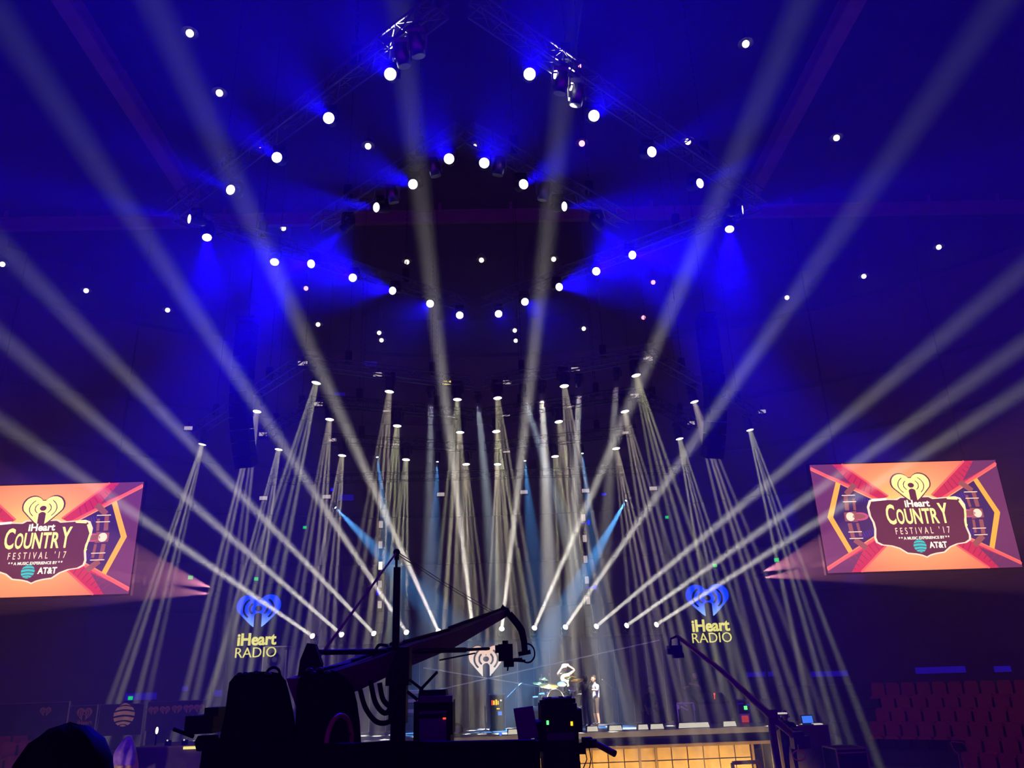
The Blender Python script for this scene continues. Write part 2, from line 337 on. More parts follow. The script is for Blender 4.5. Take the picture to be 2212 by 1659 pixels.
for s, nm in sd:
    truss((s*.3, 11.1, ZB), (s*7.7, 17.6, ZB), .34, f'blue-lit truss of the outer ring, front arm, {nm}', 'trusses of the blue ring')
    truss((s*7.7, 17.8, ZB), (s*.3, 23.5, ZB), .34, f'blue-lit truss of the outer ring, rear arm, {nm}', 'trusses of the blue ring')
    truss((s*.1, 14.7, ZB), (s*4.2, 18.5, ZB), .34, f'blue-lit truss of the inner chevron, {nm}', 'trusses of the blue ring')
    truss((s*.2, 26.0, 13.98), (s*5.6, 23.6, 13.98), .34, f'dark truss of the front beam row, inner arm, {nm}', 'trusses of the beam rig')
    truss((s*5.7, 23.7, 13.98), (s*11.8, 31.0, 13.98), .34, f'dark truss of the front beam row, outer arm, {nm}', 'trusses of the beam rig')
    truss((s*.2, 28.0, 13.48), (s*5.6, 26.0, 13.48), .34, f'dark truss of the second beam row, inner arm, {nm}', 'trusses of the beam rig', mt='dark')
    truss((s*5.7, 26.1, 13.48), (s*8.6, 30.0, 13.48), .34, f'dark truss of the second beam row, outer arm, {nm}', 'trusses of the beam rig', mt='dark')
    truss((s*.2, 30.4, 12.88), (s*6.0, 28.6, 12.88), .34, f'dark truss of the third beam row, {nm}', 'trusses of the beam rig', mt='dark')
# ---------------------------------------------------------------- moving heads
HM = {}
def head_meshes(lens, sc):
    k = (lens, sc)
    if k in HM: return HM[k]
    tmp = []
    def get(mbx, m): o = mbx.build('tmp', m); tmp.append(o); return o.data
    base = get(MB().box((0, 0, -.05*sc), (.36*sc, .28*sc, .1*sc), top=(.9, .9)).box((0, 0, .0), (.1*sc, .1*sc, .06*sc)), M['dark'])
    y = MB(); y.box((0, 0, -.12*sc), (.40*sc, .12*sc, .05*sc))
    for i in (-1, 1): y.box((i*.19*sc, 0, -.27*sc), (.04*sc, .13*sc, .30*sc), top=(1, 1.2)); y.lathe((i*.165*sc, 0, -.38*sc), [(.07*sc, -.02*sc), (.07*sc, .02*sc)], (1, 0, 0), 12)
    yoke = get(y, M['dark'])
    hd = get(MB().lathe((0, 0, 0), [(.02*sc, .26*sc), (.11*sc, .24*sc), (.15*sc, .12*sc), (.155*sc, -.02*sc), (.135*sc, -.10*sc), (.145*sc, -.18*sc), (.15*sc, -.235*sc)], n=20), M['dark'])
    rim = get(MB().lathe((0, 0, 0), [(.15*sc, -.225*sc), (.158*sc, -.225*sc), (.158*sc, -.26*sc), (.142*sc, -.26*sc), (.142*sc, -.23*sc)], n=20), M['alu'])
    ln = get(MB().lathe((0, 0, 0), [(.0, -.262*sc), (.07*sc, -.258*sc), (.14*sc, -.245*sc)], n=20), M[lens])
    for o in tmp: bpy.data.objects.remove(o)
    HM[k] = (base, yoke, hd, rim, ln); return HM[k]
def moving_head(lp, d, lens, label, group, sc=1.0, upright=False, name='moving_head_light', centre=None):
    d = V(d).normalized(); b, y, h, r, l = head_meshes(lens, sc)
    hc = centre or V(lp)-d*.25*sc; f = -1 if upright else 1
    t = thing(name, hc+V((0, 0, .38*sc*f)), label, 'stage light', group)
    qf = Quaternion((1, 0, 0), math.pi) if upright else Quaternion()
    pan = Quaternion((0, 0, 1), math.atan2(d.y, d.x)+math.pi/2)
    local('base', b, None, t, rot=qf); local('yoke', y, None, t, rot=pan @ qf)
    ho = local('lamp_head', h, None, t, (0, 0, -.38*sc*f), aim(d)); local('bezel', r, None, ho); local('lens', l, None, ho)
    return hc+d*.29*sc
WARM = (1.0, .90, .66); CREAM = (1.0, .93, .82)
# twelve beams standing on the backdrop top
ups = [((680, 1370), (0, 890), 17), ((743, 1366), (0, 704), 16), ((812, 1364), (0, 505), 14.5), ((881, 1362), (60, 100), 11), ((949, 1360), (400, 130), 11.5), ((1022, 1358), (880, 165), 12.9), ((1083, 1357), (1215, 195), 13.1), ((1152, 1354), (1690, 80), 11.5), ((1218, 1353), (2060, 120), 11), ((1283, 1352), (2212, 560), 14.5), ((1348, 1350), (2212, 722), 16), ((1412, 1348), (2212, 820), 17)]
SHELF = 5.52
for n, (a, b, yt) in enumerate(ups):
    p = PY(*a, 31); p.z = SHELF+.5; tg = PY(*b, yt); d = (tg-p).normalized(); hc = V((p.x, 31, SHELF+.30))
    lp = moving_head(None, d, 'lensw', f'upright white beam light on the backdrop top, {ORD[n]} of twelve from the crane side', 'beam lights along the backdrop top', .7, True, centre=hc)
    beam('beam', lp, d, 1.9, K_UP*(1.2 if 3 < n < 8 else 1), CREAM)
# beam heads over the stage, four strands each
dn = [((437, 960), (333, 1320), 1), ((555, 889), (528, 1040), 1), ((683, 827), (610, 1105), 1), ((841, 846), (800, 1203), 1), ((988, 863), (978, 1236), 1), ((1075, 860), (1096, 1080), 1), ((1219, 834), (1241, 1008), 1), ((1374, 811), (1443, 1073), 1), ((1500, 868), (1578, 1110), 1), ((1620, 929), (1683, 1138), 1),
      ((602, 971), (554, 1203), 2), ((712, 906), (675, 1203), 2), ((858, 920), (843, 1138), 2), ((994, 934), (992, 1240), 2), ((1072, 932), (1085, 1075), 2), ((1207, 911), (1231, 1073), 2), ((1350, 889), (1401, 1106), 2), ((1468, 948), (1524, 1171), 2),
      ((739, 984), (711, 1203), 3), ((877, 993), (866, 1138), 3), ((1007, 1003), (1015, 1170), 3), ((1075, 1003), (1078, 1170), 3), ((1199, 986), (1221, 1171), 3), ((1331, 969), (1360, 1138), 3)]
cnt = {1: 0, 2: 0, 3: 0}; tot = {1: 10, 2: 8, 3: 6}; rn = {1: 'front', 2: 'second', 3: 'third'}
tints = [(1, .88, .60), (1, .84, .66), (1, .94, .56), (1, .84, .62), (.98, .95, .60)]
for n, (a, b, row) in enumerate(dn):
    p = PZ(*a, {1: 13.3, 2: 12.8, 3: 12.2}[row]); tg = PY(*b, p.y-.3); d = (tg-p).normalized(); cnt[row] += 1
    lp = moving_head(p, d, 'lensw', f'white beam head hung from the {rn[row]} rig row, {ORD[cnt[row]-1]} of {tot[row]} from the crane side'.replace(' of 10', ' of ten').replace(' of 8', ' of eight').replace(' of 6', ' of six'), f'beam heads of the {rn[row]} rig row', 1.05)
    sx = d.cross(V((0, 1, 0))).normalized()
    tn = tints[n % 5]
    for k in range(4):
        o = (k-1.5)*.046; pw = (1.0, 1.5, 1.3, .7)[(k+n) % 4]
        beam('strand', lp+sx*(k-1.5)*.035, d+sx*o+V((0, (.02, -.02, .015, -.01)[k], 0)), 1.85, K_DOWN*1.1*pw, tn, .08)
# blue heads of the ring: lens pixel, aim pixel / direction, power, cone
bl = [((843, 160), (690, -60), 11.5, 1.2, 'front'), ((710, 255), (520, 60), 12.5, 1.0, 'front'), ((598, 340), (420, 200), 13.5, .8, 'front'), ((498, 410), (330, 330), 14.3, .6, 'front'), ((409, 473), (230, 440), 14.8, .5, 'front'),
      ((1144, 160), (1215, -60), 11.5, 1.2, 'front'), ((1283, 250), (1400, 80), 12, 1.0, 'front'), ((1408, 328), (1560, 260), 14, .6, 'front'), ((1512, 396), (1650, 340), 14.6, .4, 'front'), ((1604, 453), (1800, 420), 14.9, .4, 'front'),
      ((970, 343), (850, 160), 12, 1.2, 'chevron'), ((892, 398), (740, 340), 13.4, 1.0, 'chevron'), ((813, 448), (660, 430), 14.4, .8, 'chevron'), ((742, 495), (640, 600), 14.6, .7, 'chevron'),
      ((1046, 352), (1120, 170), 12, 1.2, 'chevron'), ((1131, 398), (1240, 330), 14, .7, 'chevron'), ((1219, 446), (1330, 440), 14.6, .7, 'chevron'), ((1297, 489), (1400, 600), 14.7, .8, 'chevron'),
      ((447, 513), PY(450, 900, 15), 9, .7, 'rear'), ((593, 566), PY(545, 880, 16), 9, 1.0, 'rear'), ((672, 570), (-8.5, 7, 7.8), 8.5, 1.6, 'rear'), ((762, 600), (-4.6, 6, 9.8), 8.5, 1.3, 'rear'), ((848, 628), (-6, 11, 11), 9, .7, 'rear'), ((929, 656), (820, 730), 11, .3, 'rear'), ((993, 681), (960, 720), 11, .12, 'rear'),
      ((1576, 495), PY(1590, 850, 15.5), 9, 1.0, 'rear'), ((1366, 551), (8.5, 7, 7.8), 8.5, 1.8, 'rear'), ((1288, 586), (4.6, 6, 9.8), 8.5, 1.3, 'rear'), ((1208, 620), (6, 11, 11), 9, .7, 'rear'), ((1134, 652), (1230, 730), 11, .3, 'rear'), ((1077, 678), (1110, 720), 11, .12, 'rear')]
ctr = {}
for a, b, zt, pw, arm in bl:
    side = 'crane side' if a[0] < 1020 else 'drum-kit side'; ctr[(arm, side)] = ctr.get((arm, side), 0)+1
    p = PZ(*a, 15.15); tg = V(b) if len(b) == 3 else PZ(*b, zt); d = (tg-p).normalized()
    an = {'front': 'outer ring front arm', 'chevron': 'inner chevron', 'rear': 'outer ring rear arm'}[arm]
    lp = moving_head(p, d, 'lens', f'blue moving head on the {an}, {ORD[ctr[(arm, side)]-1]} counting outward along it, {side}'.replace('counting outward', 'counting'), 'blue moving heads of the ring', .82)
    spot('blue_wash', lp, d, 32 if pw > 1.25 or len(b) == 3 and zt == 9 else 22 if pw > .6 else 18, K_BLUE*pw, (.004, .0, 1.0), 1.0, .08)
# unlit pale fixtures clustered on the trusses, lit from below by the beams
n = 0
for s, nm in sd:
    for arm, spots_ in (('outer front arm', ((2.0, 12.6), (2.35, 12.95))), ('inner chevron', ((.75, 15.3), (1.85, 16.35)))):
        if s < 0 and arm[0] == 'o': spots_ = ((.8, 11.55), (1.1, 11.8))
        for k, (x, y) in enumerate(spots_):
            n += 1
            t = thing('unlit_spotlight', (s*x, y, ZB-.17), f'unlit pale spotlight under the blue {arm}, {ORD[k]} from middle, {nm}', 'stage light', 'unlit spotlights of the blue ring')
            c = V((s*x, y, ZB-.17)); MB().box(c+V((0, 0, -.06)), (.3, .24, .12)).build('base', M['grey'], t)
            yk = MB()
            for i in (-1, 1): yk.box(c+V((i*.17, 0, -.27)), (.03, .1, .34))
            yk.box(c+V((0, 0, -.12)), (.36, .1, .03))
            yk.build('yoke', M['grey'], t); MB().lathe(c+V((0, 0, -.36)), [(.03, .26), (.12, .22), (.14, .0), (.13, -.2), (.10, -.2)], (s*.2, -.3, 1), 16).build('lamp_head', M['steel'], t)
# strobe panels taken as unlit; light off their faces is painted as emission
st = [(1, 14.2, [(531, 852), (654, 785), (816, 809), (965, 827), (1096, 826), (1243, 798), (1400, 775), (1646, 889)]), (2, 13.75, [(407, 925), (568, 938), (688, 873), (835, 887), (975, 900), (1093, 898), (1233, 877), (1371, 855), (1493, 914)]), (3, 13.1, [(719, 951), (854, 962), (974, 972), (1094, 974), (1223, 955), (1350, 936)]), (4, None, [(569, 1076), (706, 1073), (952, 1068), (1132, 1063), (1265, 1060), (1411, 1055)])]
truss((-8.6, 31.2, 11.95), (8.6, 31.2, 11.95), .3, 'dark straight truss above the backdrop carrying the sky-blue spots', 'trusses of the beam rig', hoists=4, mt='dark')
smesh = {}
for row, z, pts in st:
    for k, (x, y) in enumerate(pts):
        p = PZ(x, y, z) if z else PY(x, y, 31.0); kk = 'strobey' if (x, y) == (965, 827) else 'strobe'
        if kk not in smesh:
            o1 = MB().box((0, .05, 0), (.36, .1, .2)).build('tmp', M['black']); o2 = MB().box((0, -.012, 0), (.30, .03, .14)).build('tmp', M[kk]); o3 = MB().box((0, .05, .17), (.05, .05, .18)).build('tmp', M['dark']); smesh[kk] = (o1.data, o2.data, o3.data)
            for o in (o1, o2, o3): bpy.data.objects.remove(o)
        t = thing('strobe_light', p, f'{"yellow-lit" if kk == "strobey" else "pale grey"} strobe panel of the {["front", "second", "third", "rearmost"][row-1]} rig row, {ORD[k]} from the crane side', 'strobe', 'strobe panels on the rig')
        q = Quaternion((0, 0, 1), -math.atan2(p.x, p.y)*.3)
        for nm_, dd in zip(('housing', 'lit_face', 'clamp'), smesh[kk]): local(nm_, dd, None, t, rot=q)
# sky-blue profile spots
for n, (a, b, ang, pw) in enumerate((((725, 1097), (965, 1345), 13, 1.3), ((815, 988), (850, 1260), 9, .9), ((945, 998), (930, 1330), 11, .6), ((1134, 996), (1165, 1330), 12, .7), ((1258, 980), (1290, 1260), 9, .8), ((1352, 1082), (1195, 1360), 11, 2.2))):
    p = PY(*a, 30.9); tg = PY(*b, 29.6); d = (tg-p).normalized()
    t = thing('profile_spotlight', p-d*.1, f'sky-blue profile spot above the backdrop, {ORD[n]} of six from the crane side', 'stage light', 'sky-blue profile spots')
    c = p-d*.1; MB().lathe(c, [(.05, -.32), (.10, -.3), (.10, -.05), (.075, .0), (.09, .09), (.07, .09)], d, 16).build('barrel', M['black'], t)
    MB().lathe(p, [(.0, .0), (.06, -.012)], d, 16).build('lens', M['skyspot'], t)
    MB().tube([c+V((.1, 0, 0)), c+V((.1, 0, .22)), c+V((-.1, 0, .22)), c+V((-.1, 0, 0))], .015, 6).tube([c+V((0, 0, .22)), V((c.x, c.y, max(c.z+.3, 11.85)))], .03, 6).build('bracket', M['dark'], t)
    spot('sky_beam', p+d*.03, d, ang, K_STAGE*pw*.35, (.10, .42, 1.0), .6, .04)
# vertical strobe towers
for s, xs, pl, bl_, nm in ((-1, 821, [(821, 1133, 'strobe'), (820, 1177, 'strobe'), (821, 1222, 'strobehot'), (820, 1262, 'strobe'), (820, 1306, 'strobe')], [(816, 1280)], 'crane side'), (1, 1268, [(1264, 1118, 'strobe'), (1266, 1163, 'strobe'), (1267, 1208, 'strobe'), (1270, 1253, 'strobe'), (1273, 1297, 'strobe')], [(1286, 1268), (1272, 1128)], 'drum-kit side')):
    p0 = PY(xs, 1300, 31.35)
    t = thing('light_tower', (p0.x, 31.35, DECK), f'slim ladder tower with stacked strobe panels rising behind the backdrop, {nm}', 'light tower', 'strobe towers')
    fr = MB()
    for i in (-1, 1): fr.tube([(p0.x+i*.14, 31.4, 0), (p0.x+i*.14, 31.4, 12.2)], .025, 6)
    for k in range(30): fr.tube([(p0.x-.14, 31.4, .3+k*.4), (p0.x+.14, 31.4, .3+k*.4)], .012, 4)
    fr.build('frame', M['dark'], t)
    for x, y, mm in pl: q = PY(x, y, 31.28); MB().box((p0.x+(q.x-p0.x)*.5, 31.28, q.z), (.14, .08, .30 if mm == 'strobehot' else .26)).build('strobe_panel', M[mm], t)
    for x, y in bl_: q = PY(x, y, 31.2); MB().ball((q.x, 31.24, q.z), .06, sc=(1, 1, 1.8)).tube([(q.x, 31.25, q.z), (p0.x, 31.4, q.z)], .015, 5).build('indicator', M['ledblue'], t)
# pink side lights
for s, lens_, dirs, nm in ((-1, ((457, 1269), (457, 1283)), ((240, 1205), (240, 1268)), 'crane side'), (1, ((1646, 1235), (1649, 1248)), ((1860, 1165), (1860, 1224)), 'drum-kit side')):
    base = PY(lens_[1][0], lens_[1][1], 30.5)
    tw = thing('side_light_stand', (base.x-s*.35, 30.6, 0), f'thin dark stand holding two pink lights, {nm}', 'light stand', 'stands of the pink lights')
    MB().tube([(base.x-s*.35, 30.6, 0), (base.x-s*.35, 30.6, base.z+.7)], .04, 8).build('pole', M['dark'], tw)
    MB().box((base.x-s*.35, 30.6, .06), (.9, .7, .12), top=(.5, .5)).build('base', M['dark'], tw)
    for k, (a, b) in enumerate(zip(lens_, dirs)):
        p = PY(*a, 30.5); tg = PY(*b, 29.6); d = (tg-p).normalized()
        t = thing('side_light', p-d*.12, f'{"upper" if k == 0 else "lower"} of the two pink lights beside the video wall, {nm}', 'stage light', 'pink side lights')
        MB().lathe(p-d*.12, [(.03, -.22), (.1, -.2), (.11, .0), (.10, .12), (.08, .12)], d, 16).build('housing', M['dark'], t)
        MB().lathe(p, [(0, .0), (.075, -.01)], d, 16).build('lens', M['pinklens'], t)
        MB().tube([p-d*.15, V((base.x-s*.35, 30.6, p.z))], .02, 6).build('bracket', M['dark'], t)
        spot('pink_beam', p+d*.04, d, 30 if k == 0 else 22, K_PINK, (1.0, .34, .42), .25, .03)
# hung loudspeaker arrays
for s, x, y0, y1, nm in ((-1, 521, 700, 1005, 'crane side'), (1, 1543, 690, 985, 'drum-kit side')):
    top, bot = PY(x, y0, 24.6), PY(x, y1, 24.6); n = 12; hgt = (top.z-bot.z)/n; px = (top.x+bot.x)/2
    t = thing('line_array', (px, 24.6, bot.z), f'dark curved loudspeaker array hanging beside the rig, {nm}', 'loudspeaker', 'hung loudspeaker arrays')
    ang = 0; c = V((px, 24.6, top.z-hgt/2))
    for k in range(n):
        ang = .0 if k < 5 else (k-4)*.075
        q = Quaternion((0, 0, 1), s*.25) @ Quaternion((1, 0, 0), ang)
        b = MB(); b.prism([(-.32, -hgt*.46), (.32, -hgt*.46), (.32, hgt*.46), (-.32, hgt*.46)], c+q @ V((0, -.2, 0)), q @ V((1, 0, 0)), q @ V((0, 0, 1)), -.40)
        for i in (-1, 1): b.box(c+q @ V((i*.2, -.205, 0)), (.2, .02, hgt*.7), q)
        b.build('cabinet', M['black'], t); c = c+q @ V((0, 0, -hgt))
    MB().box((px, 24.6, top.z+.1), (.6, .7, .1)).tube([(px, 24.6, top.z+.1), (px, 24.6, 23.05)], .03, 6).build('fly_frame', M['dark'], t)
# ---------------------------------------------------------------- haze filling the arena
mb = MB(); mb.box((0, 16, 11.8), (72, 60, 23.7)); hz = tag(mb.build('haze', M['black']), 'thin stage haze filling the arena around the beams', 'haze', kind='stuff')
hm = bpy.data.materials.new('haze_air'); hm.use_nodes = True; nt = hm.node_tree; nt.nodes.clear()
o_ = nt.nodes.new('ShaderNodeOutputMaterial'); vs_ = nt.nodes.new('ShaderNodeVolumeScatter'); vs_.inputs['Density'].default_value = HAZE; vs_.inputs['Anisotropy'].default_value = .0
tc_ = nt.nodes.new('ShaderNodeTexCoord'); sp_ = nt.nodes.new('ShaderNodeSeparateXYZ'); mr_ = nt.nodes.new('ShaderNodeMapRange')   # thicker over the stage, where the hazers stand
nt.links.new(tc_.outputs['Object'], sp_.inputs[0]); nt.links.new(sp_.outputs['Y'], mr_.inputs['Value']); mr_.interpolation_type = 'SMOOTHSTEP'
mr_.inputs['From Min'].default_value = 11; mr_.inputs['From Max'].default_value = 31; mr_.inputs['To Min'].default_value = HAZE*.3; mr_.inputs['To Max'].default_value = HAZE*2.6
nt.links.new(mr_.outputs[0], vs_.inputs['Density'])
nt.links.new(vs_.outputs[0], o_.inputs['Volume']); hz.data.materials.clear(); hz.data.materials.append(hm)
# ---------------------------------------------------------------- stage
X = V((1, 0, 0)); Z = V((0, 0, 1))
t = thing('stage', (0, 29, 0), 'long grey stage deck with a gold-lit tiled front and dark edge', 'stage')
MB().box((-.45, 28.7, DECK-.08), (18.9, 5.3, .16)).build('deck', M['deck'], t)
mb = MB(); yf = 26.2
mb.box((3.6, yf+.05, DECK-.24), (10.6, .22, .34)); mb.build('lip', M['black'], t)
mb = MB(); mb.box((3.6, yf-.12, DECK-.44), (10.7, .16, .09)); mb.build('lip_rim', M['tan2'], t)
mb = MB(); a, b = -1.6, 8.15
for k in range(20):
    for j in range(5):
        x0 = a+(b-a)*k/20; 
        if 4.75 < x0 < 5.1: continue
        mb.m = (k*7+j*3) % 2; mb.box((x0+.243, yf+.1, 1.88-.44*j), (.455, .05, .41))
mb.build('fascia_tiles', [M['tan'], M['tan']], t)
mb = MB(); mb.box((3.3, yf+.18, 1.04), (9.8, .06, 2.08))
for x in (4.72, 5.22, 8.2): mb.box((x, yf+.04, 1.03), (.07, .10, 2.06))
mb.build('fascia_frame', M['tan2'], t)
MB().box((-5.7, yf+.12, 1.17), (8.2, .1, 2.34)).build('skirt', M['brown'], t)
# footlights along the lip
fl = [(1390, 20), (1420, 27), (1486, 36), (1518, 29), (1578, 26), (1280, 22), (1330, 26), (1110, 24)]
for k, (x, wd) in enumerate(sorted(fl)):
    p = PY(x, 1578, 26.35); w_ = wd/F0*26.4*1.0
    tt = thing('footlight', (p.x, 26.45, DECK), f'white-faced footlight on the stage edge, {ORD[k]} of eight from the crane side', 'footlight', 'footlights on the stage edge')
    MB().box((p.x, 26.5, DECK+.085), (w_*1.08, .3, .17), top=(1, .6)).build('housing', M['black'], tt)
    MB().prism([(-w_/2, -.07), (w_/2, -.07), (w_*.44, .07), (-w_*.44, .07)], (p.x, 26.36, DECK+.085), X, V((0, .18, .98)), .012).build('lit_face', M['whiteglow'], tt)
# backdrop
t = thing('backdrop_wall', (0, 30.7, DECK), 'low wall of dark glassy panels across the back of the stage with pale seams', 'backdrop')
for k in range(24):
    x0 = -7.2+.6*k
    MB().box((x0+.3, 30.75, (DECK+5.44)/2), (.585, .1, 5.44-DECK)).build('panel', M['panelglass'], t)
mb = MB()
for k in range(25): mb.box((-7.2+.6*k, 30.695, (DECK+5.44)/2), (.018, .02, 5.44-DECK))
mb.box((0, 30.695, 5.45), (14.4, .03, .03)); mb.build('seam_strips', M['seam'], t)
MB().box((0, 31.0, 5.46), (14.8, .7, .1)).box((-7.1, 31.1, 3.8), (.1, .1, 3.3)).box((7.1, 31.1, 3.8), (.1, .1, 3.3)).build('top_shelf', M['dark'], t)
for k, (a, b, lb) in enumerate((((915, 1443), (1250, 1497), 'falling toward the drums'), ((924, 1495), (1424, 1383), 'rising over the drums to the backdrop corner'))):
    a, b = PY(*a, 30.55), PY(*b, 30.55)
    tag(MB().tube([a, b], .022, 6).tube([a, a+V((0, .12, 0))], .012, 5).tube([b, b+V((0, .12, 0))], .012, 5).build('light_strip', M['white']), f'thin pale strip crossing the backdrop panels, {lb}', 'light strip', 'crossing pale strips')
def logo_mat(name, c0, c1, z0, z1, st=1.0):
    m = bpy.data.materials.new(name); m.use_nodes = True; nt = m.node_tree; nt.nodes.clear()
    o = nt.nodes.new('ShaderNodeOutputMaterial'); e = nt.nodes.new('ShaderNodeEmission'); tc = nt.nodes.new('ShaderNodeTexCoord'); sp = nt.nodes.new('ShaderNodeSeparateXYZ'); mr = nt.nodes.new('ShaderNodeMapRange'); r = nt.nodes.new('ShaderNodeValToRGB')
    nt.links.new(tc.outputs['Object'], sp.inputs[0]); nt.links.new(sp.outputs['Z'], mr.inputs['Value']); mr.inputs['From Min'].default_value = z0; mr.inputs['From Max'].default_value = z1
    nt.links.new(mr.outputs[0], r.inputs[0]); r.color_ramp.elements[0].color = (*lin(c0), 1); r.color_ramp.elements[1].color = (*lin(c1), 1)
    nt.links.new(r.outputs[0], e.inputs[0]); e.inputs[1].default_value = st; nt.links.new(e.outputs[0], o.inputs[0]); return m
c = PY(1050, 1427, 30.4); t = thing('logo_sign', c, 'cream heart logo sign on the backdrop behind the jib camera', 'sign')
mb = MB(); add_heart(mb, c, X, Z, 1.26, 1.12, -.05); mb.build('heart', logo_mat('logo_cream', (255, 246, 235), (255, 200, 170), -.5, .5), t)
MB().tube([c+V((0, .0, .2)), c+V((0, .3, .2))], .03, 6).build('bracket', M['dark'], t)
for s, hc, t1, t2, nm in ((-1, (558, 1318), (552, 1393), (551, 1420), 'crane side'), (1, (1529, 1295), (1536, 1363), (1537, 1388), 'drum-kit side')):
    c = PY(*hc, 31.0); t = thing('logo_sign', c, f'blue heart logo with yellow lettering on the black drape, {nm}', 'sign')
    mb = MB(); add_heart(mb, c, X, Z, 1.66, 1.25, -.06, 110); mb.build('heart', logo_mat('logo_blue_%d' % (s+1), (140, 185, 255), (0, 62, 240), -.6, -.1, 1.35), t)
    yel = emi('logo_yellow', (250, 240, 120), 1.0)
    q = PY(*t1, 31.0); mb = MB(); mb.add(*mesh_text('iHeart', .60, (c.x-.02*s, 31.0, q.z+.0), X, Z, .05, xs=.93, bold=.028)); mb.build('lettering', yel, t)
    q = PY(*t2, 31.0); mb = MB(); mb.add(*mesh_text('RADIO', .52, (c.x-.02*s, 31.0, q.z+.0), X, Z, .05, xs=.98, bold=-.008)); mb.build('lettering', yel, t)
    tag(MB().box((c.x, 32.45, 4.0), (3.1, .04, 8.0)).sheet([[V((c.x-1.5+3*k/40, 32.36+.035*math.sin(k*1.3), z)) for k in range(41)] for z in (0.0, 4, 8.0)]).build('stage_drape', M['drape']), f'tall black drape behind the blue heart logo, {nm}', 'drape', 'black drapes beside the backdrop')
    MB().tube([c+V((0, .02, 0)), c+V((0, 1.34, 0))], .03, 6).build('bracket', M['dark'], t)
# ---------------------------------------------------------------- video walls
GRAD = bpy.data.materials.new('screen_glow'); GRAD.use_nodes = True; nt = GRAD.node_tree; nt.nodes.clear()
o_ = nt.nodes.new('ShaderNodeOutputMaterial'); e_ = nt.nodes.new('ShaderNodeEmission'); tc = nt.nodes.new('ShaderNodeTexCoord'); mp = nt.nodes.new('ShaderNodeMapping'); gr = nt.nodes.new('ShaderNodeTexGradient'); gr.gradient_type = 'SPHERICAL'; rp = nt.nodes.new('ShaderNodeValToRGB')
nt.links.new(tc.outputs['Object'], mp.inputs[0]); mp.inputs['Scale'].default_value = (.26, 1, .36); nt.links.new(mp.outputs[0], gr.inputs[0]); nt.links.new(gr.outputs['Fac'], rp.inputs[0])
rp.color_ramp.elements[0].color = (*lin((248, 112, 84)), 1); rp.color_ramp.elements[1].color = (*lin((255, 226, 120)), 1); el = rp.color_ramp.elements.new(.45); el.color = (*lin((255, 158, 104)), 1)
nt.links.new(rp.outputs[0], e_.inputs[0]); e_.inputs[1].default_value = 1.6; nt.links.new(e_.outputs[0], o_.inputs[0])
SC = {k: emi('screen_'+k, c, 1.6) for k, c in dict(crimson=(198, 44, 78), plum=(108, 50, 90), night=(62, 36, 88), coral=(240, 92, 92), amber=(240, 170, 60), plate=(96, 40, 62), cream=(255, 240, 150), white=(255, 250, 225), pale=(255, 220, 190), brown=(150, 80, 80), pink=(200, 80, 120), violet=(70, 50, 170), teal=(40, 190, 190), stripe=(150, 38, 74)).items()}
SK = list(SC)
